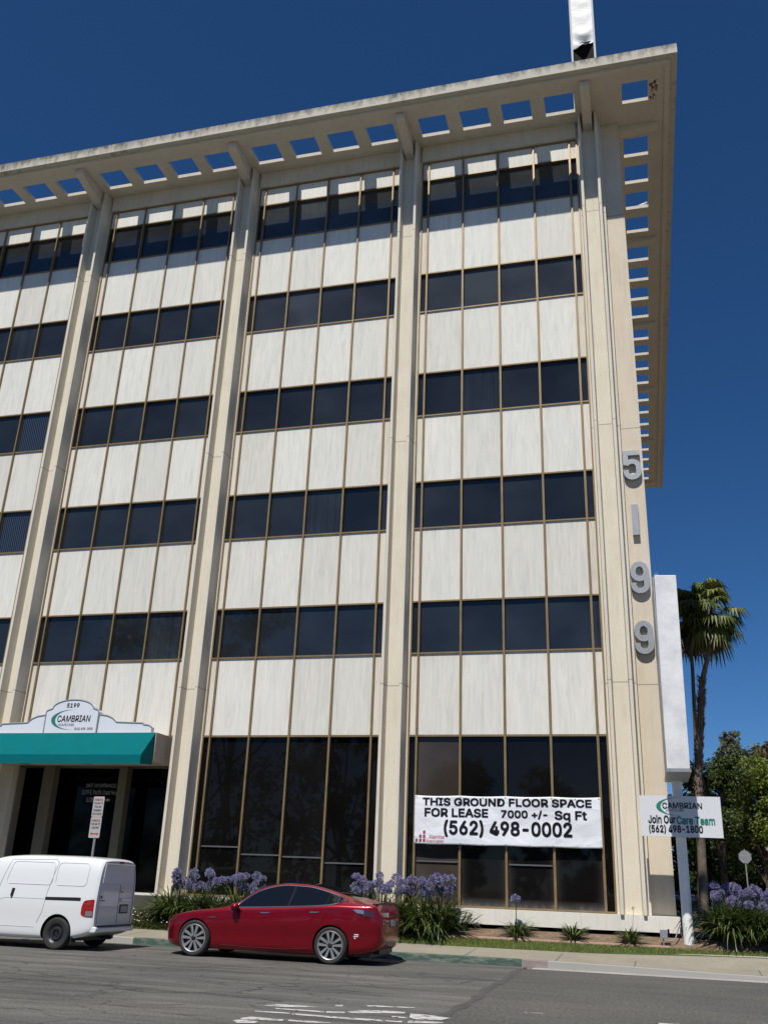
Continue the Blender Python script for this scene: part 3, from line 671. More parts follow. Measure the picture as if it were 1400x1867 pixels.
# address numerals on the pier
def stroke(path, wd):
    # outline of a thick polyline drawn with mitred joints: list of quads
    L, Rr = [], []
    for i, (x, z) in enumerate(path):
        a = Vector(path[max(i-1, 0)]); b_ = Vector(path[min(i+1, len(path)-1)]); d0 = (Vector((x, z))-a); d1 = (b_-Vector((x, z)))
        if d0.length < 1e-9: d0 = d1
        if d1.length < 1e-9: d1 = d0
        n0 = Vector((-d0.y, d0.x)).normalized(); n1 = Vector((-d1.y, d1.x)).normalized(); n_ = (n0+n1).normalized(); k = wd/2/max(.5, n_.dot(n0))
        L.append((x+n_.x*k, z+n_.y*k)); Rr.append((x-n_.x*k, z-n_.y*k))
    return L, Rr
def arcp(cx, cz, rx, rz, a0, a1, n=14): return [(cx+rx*math.cos(R(a0+(a1-a0)*i/n)), cz+rz*math.sin(R(a0+(a1-a0)*i/n))) for i in range(n+1)]
def numeral_mesh(paths, x0, z0, wd, y0, y1):
    mb = MB()
    for kk, (pth, closed) in enumerate(paths):
        y0 -= .003*kk; y1 -= .003*kk
        L, Rr = stroke(pth, wd)
        if closed: L[-1] = L[0]; Rr[-1] = Rr[0]
        n = len(pth); b = len(mb.v)
        for (lx, lz), (rx, rz) in zip(L, Rr): mb.v += [(x0+lx, y0, z0+lz), (x0+rx, y0, z0+rz), (x0+rx, y1, z0+rz), (x0+lx, y1, z0+lz)]
        for i in range(n-1):
            for k in range(4): mb.f.append((b+i*4+k, b+i*4+(k+1) % 4, b+i*4+4+(k+1) % 4, b+i*4+4+k)); mb.mi.append(0)
        if not closed: mb.f.append((b, b+1, b+2, b+3)); mb.f.append((b+4*n-4, b+4*n-3, b+4*n-2, b+4*n-1)); mb.mi += [0, 0]
    return mb
WD = .145; h_, w_ = .91, .494; q = WD/2
nine = [([(w_-q, .62)]+arcp(w_/2, .62, w_/2-q, .29-q, 0, 180)+arcp(w_/2, .62, w_/2-q, .28-q, 180, 360)[1:], True), ([(w_-q, .63), (w_-q, .25)]+arcp(w_/2, .25, w_/2-q, .25-q, 0, -180)[1:]+[(q, .30)], False)]
five = [([(w_-.02, h_-q), (q, h_-q), (q, .46)], False), ([(q, .46), (q+.03, .53)]+arcp(w_/2, .40, w_/2-q, .19-q+.05, 125, 0)+arcp(w_/2, .25, w_/2-q, .25-q, 0, -180)[0:]+[(q, .31)], False)]
for ch, z0 in (('5', 12.50), ('1', 10.815), ('9', 9.12), ('9', 7.44)):
    if ch == '1':
        mb = MB(); mb.box(6.03, 6.215, .14, .279, z0, z0+.915)
    else: mb = numeral_mesh(nine if ch == '9' else five, 5.888, z0, WD, .14, .279)
    o = mk('numeral', mb, M['numeral'], bld); o['label'] = 'grey metal numeral %s' % ch

# ------------------------------------------------------------------ awning and entrance sign
aw = thing('awning', (-10.1, -1.1, 4.3), 'teal canvas awning sloping out over the dark entrance', 'awning')
mb = MB(); x0, x1 = -13.04, -7.23
def awn(mb, x0, x1):
    A, B, C, D = (-1.085, 5.245), (-1.75, 4.555), (-1.75, 4.31), (-1.085, 4.37)
    n = 24
    for i in range(n):
        a, b = x0+(x1-x0)*i/n, x0+(x1-x0)*(i+1)/n
        mb.quad([(a, *A), (b, *A), (b, *B), (a, *B)])
        mb.quad([(a, *B), (b, *B), (b, *C), (a, *C)])
    for x in (x0, x1): mb.quad([(x, *A), (x, *B), (x, *C), (x, *D)])
awn(mb, x0, x1); cv = mk('canvas', mb, M['teal'], aw)
mb = MB()
for x in (x0+.02, -11.1, -9.1, x1-.02): mb.tube([(x, -1.09, 4.36), (x, -1.73, 4.325)], .015, 6)
mb.tube([(x0, -1.735, 4.325), (x1, -1.735, 4.325)], .015, 6); mk('frame', mb, M['steel'], aw)
es = thing('entrance_sign', (-10.0, -1.0, 5.25), 'pale arched sign board reading 5199 CAMBRIAN HOMECARE above the teal awning', 'sign')
half = [(2.58, 5.251), (2.58, 5.41), (2.50, 5.465), (2.32, 5.48), (2.30, 5.525), (1.46, 5.555), (1.42, 5.59), (1.32, 5.67), (1.15, 5.74), (0.9, 5.775)]
def wing(s, off=0.0): return [(-10.0+s*x, z) for x, z in half]+[(-10.0+s*.87, 5.251)]
for s in (1, -1):
    mb = MB(); mb.prism(wing(s), 'y', -1.02, -.86); wg = mk('wing_panel', mb, M['sign_face'], es)
    mb = MB(); mb.tube([(x, -1.02, z) for x, z in wing(s)[1:-1]], .021, 6); mk('trim', mb, M['trim_grey'], wg)
arc = [(-10.0+.66*math.cos(a), 5.96+.245*math.sin(a)) for a in [math.pi*i/14 for i in range(15)]]
cen = [(-10.86, 5.251), (-9.14, 5.251), (-9.14, 5.85), (-9.17, 5.90), (-9.28, 5.935)] + arc + [(-10.72, 5.935), (-10.83, 5.90), (-10.86, 5.85)]
mb = MB(); mb.prism(cen, 'y', -1.055, -.84); cp = mk('centre_panel', mb, M['sign_face'], es)
mb = MB(); mb.tube([(x, -1.055, z) for x, z in cen[1:]+cen[:1]], .02, 6); mk('trim', mb, M['trim_grey'], cp)
def swoosh(name, cx, cz, rx, rz, y, parent):
    mb = MB(); n = 26
    for i in range(n):
        q = []
        for k in (i, i+1):
            a = R(72) + R(216)*k/n; th = 0.16*max(0.03, math.sin(math.pi*k/n))**1.6
            q.append(((cx+rx*math.cos(a), y, cz+rz*math.sin(a)), (cx+rx*(1-th)*math.cos(a)+rx*th*.25, y, cz+rz*(1-th*.55)*math.sin(a))))
        mb.quad([q[0][0], q[1][0], q[1][1], q[0][1]])
    return mk(name, mb, M['green_ink'], parent, fixn=False)
lettering('lettering', '5199', -10.21, -9.80, 5.98, 6.10, -1.061, M['ink'], cp, bold=.03, shear=.1)
swoosh('swoosh', -10.0, 5.63, .66, .285, -1.061, cp)
lettering('lettering', 'CAMBRIAN', -10.45, -9.38, 5.57, 5.75, -1.064, M['ink'], cp, bold=.012, shear=.1)
lettering('lettering', 'HOMECARE', -10.40, -9.88, 5.45, 5.52, -1.064, M['grey_ink'], cp)
lettering('lettering', '(562) 498-1800', -9.85, -9.26, 5.33, 5.41, -1.064, M['grey_ink'], cp, bold=.015)

# ------------------------------------------------------------------ banner
bn = thing('banner', (2.4, -.1, 2.53), 'white vinyl banner lettered THIS GROUND FLOOR SPACE FOR LEASE across the ground floor glass', 'banner')
BZ0 = lambda x: 2.535 - .010*math.sin((x/1.2) % 1*math.pi)**2
BZ1 = lambda x: 3.745 - .018*math.sin((x/1.2) % 1*math.pi)
def by(x, z):
    u, v = x/4.8, (z-2.53)/1.21
    return -.075 - .012*math.sin(5*u+4*v) - .007*math.sin(13*u-7*v) - .005*math.sin(25*u+9*v)*(1-abs(2*v-1))
mb = MB()
def bf(u, v):
    x = .02+4.78*u; z = BZ0(x)+(BZ1(x)-BZ0(x))*v; return (x, by(x, z), z)
mb.grid(bf, 120, 30)
sh = mk('sheet', mb, M['banner'], bn, smooth=True)
so_ = sh.modifiers.new('thickness', 'SOLIDIFY'); so_.thickness = .003; so_.offset = -1
mb = MB()
for i in range(9):
    for z in (0, 1):
        x = .06+4.70*i/8; zz = BZ0(x)+.03 if z == 0 else BZ1(x)-.03; mb.lathe([(.006, -.012), (.014, -.012), (.014, 0)], (x, by(x, zz), zz), 'y', 10)
mk('grommets', mb, M['steel'], bn)
yf = lambda x, z: by(x, z)-.010
lettering('lettering', 'THIS GROUND FLOOR SPACE', .24, 4.57, 3.50, 3.68, 0, M['ink'], bn, bold=.052, yfun=yf)
lettering('lettering', 'FOR LEASE', .30, 1.95, 3.22, 3.42, 0, M['ink'], bn, bold=.052, yfun=yf)
lettering('lettering', '7000 +/-', 2.30, 3.46, 3.20, 3.40, 0, M['ink'], bn, bold=.052, yfun=yf)
lettering('lettering', 'Sq Ft', 3.66, 4.44, 3.15, 3.40, 0, M['ink'], bn, bold=.052, yfun=yf)
lettering('lettering', '(562) 498-0002', .82, 4.06, 2.735, 3.13, 0, M['ink'], bn, bold=.05, yfun=yf)
lettering('lettering', 'Alamitos', .42, .82, 2.67, 2.77, 0, M['red_ink'], bn, yfun=yf, shear=.1)
lettering('lettering', 'Associates', .34, .80, 2.575, 2.655, 0, M['red_ink'], bn, yfun=yf, shear=.1)
for i, (x, z, mt) in enumerate(((.055, 2.59, 'grey_ink'), (.155, 2.59, 'red_ink'), (.255, 2.59, 'red_ink'), (.155, 2.69, 'grey_ink'), (.255, 2.69, 'red_ink'), (.255, 2.79, 'red_ink'))):
    mb = MB(); mb.quad([(x, yf(x, z), z), (x+.065, yf(x+.065, z), z), (x+.065, yf(x+.065, z+.07), z+.07), (x, yf(x, z+.07), z+.07)]); mk('logo_square', mb, M[mt], bn)

# ------------------------------------------------------------------ pylon sign, its board, roof sign
py = thing('pylon_sign', (6.66, -.9, .58), 'tall blank white box sign on a grey post at the corner of the building', 'sign')
PX = 6.65
mb = MB(); mb.tube([(PX, -.66, .45), (PX, -.66, 4.1)], .118, 24); mk('pole', mb, simple('grey_pole_paint', (.82, .82, .81), .45, var=.06, vscale=3), py, smooth=True)
mb = MB(); mb.prism([(6.40, 4.16), (6.90, 4.16), (6.945, 8.71), (6.44, 8.73)], 'y', -2.6, -.46); bxs = mk('sign_box', mb, M['box_white'], py)
bv = bxs.modifiers.new('bevel', 'BEVEL'); bv.width = .012; bv.segments = 2
mb = MB(); mb.box(6.375, 6.92, -2.61, -.45, 4.09, 4.159); mk('box_trim', mb, M['steel'], py)
mb = MB(); mb.box(6.395, 6.43, -2.55, -.50, 4.18, 8.70); mk('side_frame', mb, M['steel'], py)
bs = thing('sign_board', (6.66, -.85, 2.82), 'white CAMBRIAN HOMECARE board reading Join Our Care Team, fixed across the pylon post', 'sign')
def bp(x, z): return (5.836+(x-5.836)*1.0125, 1.48+(z-1.48)*1.0125)
mb = MB(); mb.prism([bp(5.755, 2.797), bp(7.575, 2.782), bp(7.575, 3.695), bp(5.758, 3.712)], 'y', -.860, -.815); mk('board', mb, simple('board_face', (.66, .68, .71), .3, var=.02, vscale=1), bs)
mb = MB(); mb.box(6.55, 6.75, -.814, -.79, 2.95, 3.0); mb.box(6.55, 6.75, -.814, -.79, 3.5, 3.55); mk('bracket', mb, M['steel'], bs)
yb_ = -.866
c_ = bp(6.62, 3.465); swoosh('swoosh', c_[0], c_[1], .50, .205, yb_, bs)
for tx, x0, x1, z0, z1, mt, bo in (('CAMBRIAN', 6.27, 7.155, 3.42, 3.55, 'ink', .025), ('HOMECARE', 6.34, 6.74, 3.35, 3.405, 'grey_ink', 0), ('Join Our', 5.93, 6.54, 3.09, 3.26, 'ink', .045), ('Care Team', 6.57, 7.41, 3.07, 3.24, 'green_ink', .045), ('(562) 498-1800', 5.935, 7.13, 2.86, 3.045, 'ink', .045)):
    (xa, za), (xb, zb_) = bp(x0, z0), bp(x1, z1); lettering('lettering', tx, xa, xb, za, zb_, yb_-.003, M[mt], bs, bold=bo)
an = MB(); an.tube([(6.52, -2.3, 8.70), (6.52, -2.3, 8.92)], .006, 5); an.tube([(6.45, -2.3, 8.86), (6.60, -2.3, 8.80)], .005, 5); mk('antenna', an, M['steel'], py)
bd = MB(); prof_b = [(-.17, .004, .012), (-.10, .022, .006), (-.04, .05, .0), (.03, .058, .0), (.08, .042, .03), (.105, .028, .065), (.13, .027, .09), (.155, .018, .092), (.185, .003, .085)]
bd.grid(lambda a, b: (lambda q: (7.25+q[0], 4.88+q[1]*math.cos(2*math.pi*b), 25.95+q[2]+q[1]*math.sin(2*math.pi*b)))(prof_b[min(int(round(a*8)), 8)]), 8, 12); bd.tube([(7.26, 4.87, 25.92), (7.265, 4.87, 25.886)], .005, 5); bd.tube([(7.26, 4.90, 25.92), (7.265, 4.90, 25.886)], .005, 5)
tag(mk('bird', bd, M['white'], smooth=True), 'small pale bird perched on the eave edge in the third side opening', 'bird')
rs = thing('roof_sign', (5.46, 1.4, 26.0), 'tall roof sign wrapped in white cloth above a black base on the roof edge', 'sign')
mb = MB(); mb.box(5.13, 5.82, .55, 2.3, 26.0, 30.0); mk('base', mb, M['black'], rs)
mb = MB(); mb.box(5.03, 5.10, .5, 2.4, 26.0, 37.0); mb.box(5.82, 5.89, .5, 2.4, 26.0, 37.0); mk('frame', mb, simple('grey_sign_frame', (.34, .36, .38), .6), rs)
mb = MB()
def wrapf(u, v):
    x = 5.10+.72*u; z = 29.78-.16*math.sin(math.pi*u)+.10*(2*u-1)+(37.2-29.78)*v; s = max(0, 1-v*9)
    return (x, .50 - .22*s*math.sin(math.pi*u)*math.sin(9*(v*6+.35*u)) - .012*math.sin(60*v+3*u)*math.sin(math.pi*u), z)
mb.grid(wrapf, 14, 120); mk('cloth_wrap', mb, M['wrap'], rs, smooth=True)

# ------------------------------------------------------------------ parking sign
ps = thing('parking_sign', (-7.75, -2.6, .18), 'narrow pole with two stacked parking restriction plates behind the white van', 'street sign')
mb = MB(); mb.box(-7.80, -7.75, -2.585, -2.545, .12, 3.36); mk('pole', mb, M['steel'], ps)
for z0, z1, lines, arrow in ((2.87, 3.375, [('PARKING', 'red_ink', .24), ('7:00 AM TO', 'ink', .26), ('9:00 AM', 'ink', .2), ('THURSDAY', 'ink', .25), ('STREET SWEEPING', 'grey_ink', .27)], False), (2.36, 2.862, [('PARKING', 'red_ink', .24), ('7:00 AM TO', 'ink', .26), ('6:00 PM', 'ink', .2)], True)):
    mb = MB(); r = .03; cx = -7.79
    pl = []
    for sx, sz, a0 in ((1, 1, 0), (-1, 1, 90), (-1, -1, 180), (1, -1, 270)):
        for k in range(5):
            a = R(a0+22.5*k); pl.append((cx+sx*(.155-r)+r*math.cos(a), (z1 if sz > 0 else z0)-sz*r+r*math.sin(a)))
    mb.prism(pl, 'y', -2.60, -2.588); p_ = mk('plate', mb, simple('sign_plate', (.42, .41, .41), .5), ps)
    for k, (tx, mt, wd) in enumerate(lines):
        zt = z1-.05-k*.088; lettering('lettering', tx, cx-wd/2, cx+wd/2, zt-.055, zt, -2.603, M[mt], p_, bold=.02)
    if arrow:
        zc = z0+.1; mb = MB(); mb.prism([(cx-.12, zc), (cx-.07, zc+.035), (cx-.07, zc+.012), (cx+.07, zc+.012), (cx+.07, zc+.035), (cx+.12, zc), (cx+.07, zc-.035), (cx+.07, zc-.012), (cx-.07, zc-.012), (cx-.07, zc-.035)], 'y', -2.604, -2.601); mk('arrow', mb, M['red_ink'], p_)
# ------------------------------------------------------------------ small service box
eb = thing('electrical_box', (6.11, -.9, .5), 'small grey electrical box with a curved conduit beside the pylon post', 'utility box')
mb = MB(); mb.box(6.02, 6.18, -.95, -.85, .60, .78); mb.box(6.07, 6.10, -.91, -.89, .40, .60); mk('box', mb, M['steel'], eb)
mb = MB(); mb.box(6.185, 6.23, -.93, -.87, .64, .80); mk('outlet', mb, M['black'], eb)
mb = MB(); mb.tube([(6.2, -.9, .56), (6.28, -.88, .55), (6.36, -.80, .62), (6.42, -.66, .78), (6.49, -.40, .90)], .014, 8); mk('conduit', mb, M['steel'], eb, smooth=True)
#VEHICLES
# ------------------------------------------------------------------ vehicles
class Loft:
    """car body: cross-sections along u, each a spline through the same number of (half width, height) knots"""
    def __init__(s, us, section, sub=5):
        s.us = us; s.sec = section; s.sub = sub; s.cache = {}; s.bulge = 1.0
    def poly(s, u):
        k = round(u, 4)
        if k in s.cache: return s.cache[k]
        P = s.sec(u); n = len(P); out = []
        for i in range(n-1):
            p0 = P[i-1] if i else (-P[1][0], P[1][1]); p1, p2 = P[i], P[i+1]; p3 = P[i+2] if i+2 < n else (-P[-2][0], P[-2][1])
            t0 = (.5*(p2[0]-p0[0]), .5*(p2[1]-p0[1])); t1 = (.5*(p3[0]-p1[0]), .5*(p3[1]-p1[1])); L = math.dist(p1, p2)
            def lim(t):
                q = math.hypot(*t); f = min(1, 1.0*L/q) if q > 1e-6 else 0; return (t[0]*f, t[1]*f)
            t0, t1 = lim(t0), lim(t1)
            for j in range(s.sub):
                t = j/s.sub; a = 2*t**3-3*t*t+1; b = t**3-2*t*t+t; c = -2*t**3+3*t*t; d = t**3-t*t
                out.append((max(0, a*p1[0]+b*t0[0]+c*p2[0]+d*t1[0]), a*p1[1]+b*t0[1]+c*p2[1]+d*t1[1]))
        out.append(P[-1]); s.cache[k] = out; return out
    def W(s, u, h):
        p = s.poly(u); im = max(range(len(p)), key=lambda i: p[i][0])
        for i in range(len(p)-1):
            if p[i+1][1] > p[i][1] and p[i][1] <= h <= p[i+1][1] and i >= 6:
                t = (h-p[i][1])/(p[i+1][1]-p[i][1]); return p[i][0]+t*(p[i+1][0]-p[i][0])
        return p[-2][0] if h > p[-1][1] else p[im][0]
    def T(s, u, w):
        p = s.poly(u); w = abs(w)
        for i in range(len(p)-1, 0, -1):
            if p[i][0] <= w <= p[i-1][0]:
                d = p[i-1][0]-p[i][0]; t = (w-p[i][0])/d if d > 1e-9 else 0; return p[i][1]+t*(p[i-1][1]-p[i][1])
        return p[-1][1]
    def mesh(s, L):
        mb = MB(); n = None
        for u in s.us:
            p = s.poly(u); ring = [(u-L/2, -a, b) for a, b in p] + [(u-L/2, a, b) for a, b in p[-2:0:-1]]
            n = len(ring); mb.v += ring
        m_ = len(s.us)
        for i in range(m_-1):
            for k in range(n):
                k2 = (k+1) % n; mb.f.append((i*n+k, i*n+k2, (i+1)*n+k2, (i+1)*n+k)); mb.mi.append(0)
        # rounded end caps: shrinking rings, then a small closing face
        for end, sg in ((0, -1), (m_-1, 1)):
            ring = mb.v[end*n:(end+1)*n]; zc = sum(q[2] for q in ring)/n; prev = end*n
            for k, (sc, bu) in enumerate(((.93, .012), (.75, .022), (.45, .028), (.15, .030))):
                st = len(mb.v); mb.v += [(q[0]+sg*bu*s.bulge, q[1]*sc, zc+(q[2]-zc)*sc) for q in ring]
                for i in range(n): j = (i+1) % n; mb.f.append((prev+i, prev+j, st+j, st+i)); mb.mi.append(0)
                prev = st
            mb.f.append(tuple(range(prev, prev+n))); mb.mi.append(0)
        return mb
def cut_arches(body, centres, r, z, yin, yout, dark):
    body.data.materials.append(dark)
    mb = MB()
    for x in centres:
        for s in (-1, 1):
            b = len(mb.v); seg = 40
            for y in (s*yin, s*yout):
                for k in range(seg):
                    a = 2*math.pi*k/seg; mb.v.append((x+r*math.cos(a), y, z+r*math.sin(a)))
            for k in range(seg):
                k2 = (k+1) % seg; mb.f.append((b+k, b+k2, b+seg+k2, b+seg+k)); mb.mi.append(1)
            mb.f.append(tuple(range(b+seg-1, b-1, -1))); mb.f.append(tuple(range(b+seg, b+2*seg))); mb.mi += [1, 1]
    c = mk('arch_cutter', mb, [dark, dark])
    md = body.modifiers.new('arches', 'BOOLEAN'); md.operation = 'DIFFERENCE'; md.object = c; md.solver = 'EXACT'
    dg = bpy.context.evaluated_depsgraph_get(); me = bpy.data.meshes.new_from_object(body.evaluated_get(dg))
    body.modifiers.clear(); body.data = me; bpy.data.objects.remove(c)
    bm = bmesh.new(); bm.from_mesh(me)
    for f in bm.faces: f.smooth = True
    for e in bm.edges: e.smooth = not (len(e.link_faces) == 2 and e.calc_face_angle(0) > R(32))
    bm.to_mesh(me); bm.free()
def side_patch(lf, L, name, u0, u1, lo, hi, off, mat, parent, nu=40, nv=8, sides=(-1, 1)):
    out = []
    for s in sides:
        mb = MB()
        def fn(a, b):
            u = u0+(u1-u0)*a; l, h = lo(u), hi(u); z = l+(h-l)*b; return (u-L/2, s*(lf.W(u, z)+off), z)
        mb.grid(fn, nu, nv); out.append(mk(name, mb, mat, parent, smooth=True))
    return out
def side_line(lf, L, name, pts, wd, mat, parent, off=0.003, sides=(-1, 1), n=10):
    for s in sides:
        mb = MB(); pp = []
        for (a, b), (c, d) in zip(pts, pts[1:]):
            for i in range(n): t = i/n; pp.append((a+(c-a)*t, b+(d-b)*t))
        pp.append(pts[-1])
        mb.tube([(u-L/2, s*(lf.W(u, h)+off), h) for u, h in pp], wd, 5); mk(name, mb, mat, parent, smooth=True)
def wheel(parent, x, y, z, r, width, s, alloy=True):
    # s = -1 : outer face looks to -y
    wh = thing('wheel', (0, 0, 0), None, None); wh.parent = parent; wh.location = (0, 0, 0)
    mb = MB(); hw = width/2; rr = r*.765 if alloy else r*.62
    mb.lathe([(rr, -hw+.01), (rr+.02, -hw), (r-.03, -hw), (r-.008, -hw+.02), (r, -hw+.05), (r, hw-.05), (r-.008, hw-.02), (r-.03, hw), (rr+.02, hw), (rr, hw-.01)], (x, y, z), 'y', 56)
    mk('tyre', mb, M['rubber'], wh, smooth=True)
    yo = y+s*hw
    rm = MB()
    if alloy:
        rm.lathe([(rr+.004, s*(hw-.008)), (rr-.006, s*(hw+.003)), (rr-.020, s*(hw-.004)), (rr-.028, s*(hw-.05))], (x, y, z), 'y', 56)
        for k in range(10):
            pair = k//2; a = 2*math.pi*pair/5 + R(90) + (R(15) if k % 2 else -R(15)); ai = 2*math.pi*pair/5 + R(90) + (R(21) if k % 2 else -R(21))
            def pt(rad, ang, o, dy): return (x+rad*math.cos(ang)-o*math.sin(ang), yo-s*dy, z+rad*math.sin(ang)+o*math.cos(ang))
            w0, w1 = .015, .028
            fr = [pt(.048, ai, -w0, .012), pt(.048, ai, w0, .012), pt(rr-.012, a, w1, .004), pt(rr-.012, a, -w1, .004)]
            bk = [(p[0], p[1]-s*.04, p[2]) for p in fr]
            rm.quad(fr)
            for i in range(4): rm.quad([fr[i], fr[(i+1) % 4], bk[(i+1) % 4], bk[i]])
        mk('rim', rm, M['alloy'], wh)
        hb = MB(); hb.lathe([(0.001, s*(hw-.002)), (.030, s*(hw-.003)), (.046, s*(hw-.016)), (.055, s*(hw-.05))], (x, y, z), 'y', 24); hb.lathe([(.0, s*(hw-.075)), (rr-.02, s*(hw-.075))], (x, y, z), 'y', 40); mk('hub', hb, M['trim'], wh)
        br = MB(); br.lathe([(.10, s*(hw-.07)), (.165, s*(hw-.07))], (x, y, z), 'y', 32); mk('brake_disc', br, M['wheel_steel'], wh)
    else:
        rm.lathe([(rr+.01, s*(hw-.006)), (rr-.012, s*(hw-.012)), (rr-.03, s*(hw-.035)), (rr*.72, s*(hw-.05)), (rr*.62, s*(hw-.02)), (rr*.40, s*(hw-.022)), (rr*.34, s*(hw-.05)), (0.001, s*(hw-.05))], (x, y, z), 'y', 48)
        mk('rim', rm, M['wheel_steel'], wh, smooth=True)
        hb = MB()
        for k in range(12):
            a = 2*math.pi*k/12; hb.lathe([(0.0, s*(hw-.03)), (.014, s*(hw-.03))], (x+rr*.80*math.cos(a), y, z+rr*.80*math.sin(a)), 'y', 8)
        for k in range(5):
            a = 2*math.pi*k/5; hb.lathe([(.012, s*(hw-.045)), (.012, s*(hw-.012)), (0.0, s*(hw-.012))], (x+.055*math.cos(a), y, z+.055*math.sin(a)), 'y', 8)
        mk('hub', hb, M['trim'], wh)
    return wh
# ---------- low sedan
def make_sedan():
    L = 4.694
    root = thing('parked_car', (0, 0, 0), 'glossy deep red electric sedan parked at the green kerb', 'car')
    us = [0, .012, .03, .06, .10, .15, .22, .3, .4] + [.5+.09*i for i in range(44)] + [4.44, 4.5, 4.55, 4.59, 4.62, 4.645, 4.665, 4.68, 4.690, 4.694]
    zb = pchip([0, .1, .35, .8, 2.3, 3.7, 4.3, 4.6, 4.694], [.36, .20, .165, .15, .15, .16, .20, .28, .40])
    zs = pchip([0, .06, .15, .4, .75, 1.1, 1.4, 1.7, 2.3, 2.77, 3.4, 3.9, 4.3, 4.5, 4.57, 4.62, 4.694], [.52, .60, .655, .755, .82, .865, .90, .93, .965, .99, 1.035, 1.06, 1.06, 1.055, 1.04, .98, .85])
    zr = pchip([0, .06, .15, .4, .8, 1.2, 1.45, 1.7, 2.0, 2.3, 2.6, 2.9, 3.2, 3.5, 3.8, 4.1, 4.3, 4.45, 4.54, 4.57, 4.60, 4.65, 4.694], [.53, .625, .69, .79, .87, .92, .985, 1.12, 1.27, 1.375, 1.43, 1.443, 1.425, 1.375, 1.295, 1.20, 1.145, 1.118, 1.120, 1.112, 1.06, .98, .88])
    wm = pchip([0, .012, .03, .06, .10, .15, .22, .3, .45, .7, 1.1, 2.0, 3.0, 3.6, 3.9, 4.2, 4.4, 4.55, 4.62, 4.665, 4.694], [.30, .38, .45, .525, .60, .67, .74, .80, .865, .905, .92, .915, .918, .924, .918, .90, .875, .835, .80, .765, .70])
    zrail = pchip([1.45, 1.6, 1.7, 1.92, 2.16, 2.4, 2.67, 3.09, 3.5, 3.9, 4.15, 4.42], [.93, .985, 1.045, 1.195, 1.315, 1.375, 1.405, 1.392, 1.325, 1.215, 1.145, 1.09])
    wrail = pchip([1.4, 1.7, 2.0, 2.4, 2.8, 3.2, 3.6, 4.0, 4.3], [.78, .715, .655, .60, .575, .565, .56, .57, .60])
    def sec(u):
        b, sh, top, w = zb(u), zs(u), zr(u), wm(u)
        ws = w-.045 if .3 < u < 4.5 else w-.03
        mid = b+(sh-b)*.62
        lowt = min(b+.09, b+(sh-b)*.3)
        p = [(0, b), (w-.15, b), (w-.055, lowt), (w-.032, b+(sh-b)*.36), (w, mid+.02), (w-.016, sh-.07 if sh-b > .3 else sh-.03), (ws, sh)]
        if u < 1.45 or u > 4.42:
            g = top-sh; p += [(ws-.08, sh+g*.42), (ws*.66, sh+g*.78), (ws*.33, sh+g*.96), (0, top)]
        else:
            zl, wl = zrail(u), wrail(u)
            f = min(1, (u-1.45)/.25, (4.42-u)/.55); f = f*f*(3-2*f)
            g = top-sh; q = [(ws-.08, sh+g*.42), (ws*.66, sh+g*.78), (ws*.33, sh+g*.96)]
            zl = max(zl, sh+.02)
            k = [(ws+(wl-ws)*.5+.018, sh+(zl-sh)*.5), (wl, zl), (wl*.55, top-(top-zl)*.22)]
            p += [(q[i][0]+(k[i][0]-q[i][0])*f, q[i][1]+(k[i][1]-q[i][1])*f) for i in range(3)] + [(0, top)]
        return p
    lf = Loft(us, sec); body = mk('body', lf.mesh(L), M['red_paint'], root, smooth=True)
    cut_arches(body, (.841-L/2, 3.716-L/2), .368, .335, .60, 1.2, M['trim'])
    # windows
    top = pchip([1.66, 1.80, 1.92, 2.16, 2.4, 2.67, 3.09, 3.5, 3.75, 3.93], [.950, 1.045, 1.135, 1.262, 1.335, 1.372, 1.362, 1.292, 1.225, 1.155]); bot = pchip([1.66, 1.85, 2.77, 3.3, 3.6, 3.8, 3.93], [.945, .952, .998, 1.032, 1.058, 1.092, 1.145])
    side_patch(lf, L, 'window', 1.68, 3.92, bot, top, .004, M['car_glass'], root, 60, 10)
    n = 60; path = [(1.66+2.27*i/n, top(1.66+2.27*i/n)+.008) for i in range(n+1)] + [(3.93-2.27*i/n, bot(3.93-2.27*i/n)-.006) for i in range(n+1)]
    side_line(lf, L, 'chrome_trim', path, .0105, M['chrome'], root, .006, n=1)
    side_line(lf, L, 'pillar', [(2.80, 1.005), (2.86, 1.36)], .022, M['trim'], root, .001)
    side_line(lf, L, 'pillar', [(3.58, 1.06), (3.62, 1.25)], .010, M['trim'], root, .004)
    # roof glass and rear window
    mb = MB()
    def rg(a, b):
        u = 2.10+a*(4.12-2.10); ww = (wrail(u)-.055)*(2*b-1)*(1 if u < 3.2 else 1-.10*(u-3.2)); return (u-L/2, ww, lf.T(u, ww)+.005)
    mb.grid(rg, 50, 14); mk('roof_glass', mb, M['car_glass'], root, smooth=True)
    mb = MB()
    def wg(a, b):
        u = 1.44+a*.63; ww = (.70-.16*a)*(2*b-1); return (u-L/2, ww, lf.T(u, ww)+.005)
    mb.grid(wg, 16, 14); mk('windshield', mb, M['car_glass'], root, smooth=True)
    # seams, handles
    for pts in ([(1.50, .92), (1.52, .60), (1.42, .26)], [(2.79, .99), (2.80, .60), (2.74, .24)], [(3.62, 1.04), (3.50, .80), (3.33, .52), (3.28, .30)], [(1.42, .245), (2.0, .225), (2.74, .225), (3.28, .27)]): side_line(lf, L, 'seam', pts, .0035, M['red_seam'], root, -.001)
    for u in (2.33, 3.36):
        z = .862 if u < 3 else .912
        side_line(lf, L, 'door_handle', [(u-.09, z-.004), (u+.05, z), (u+.10, z+.012)], .011, M['chrome'], root, .006, n=4)
    side_line(lf, L, 'camera', [(1.15, .725), (1.30, .735)], .013, M['trim'], root, .002, n=3)
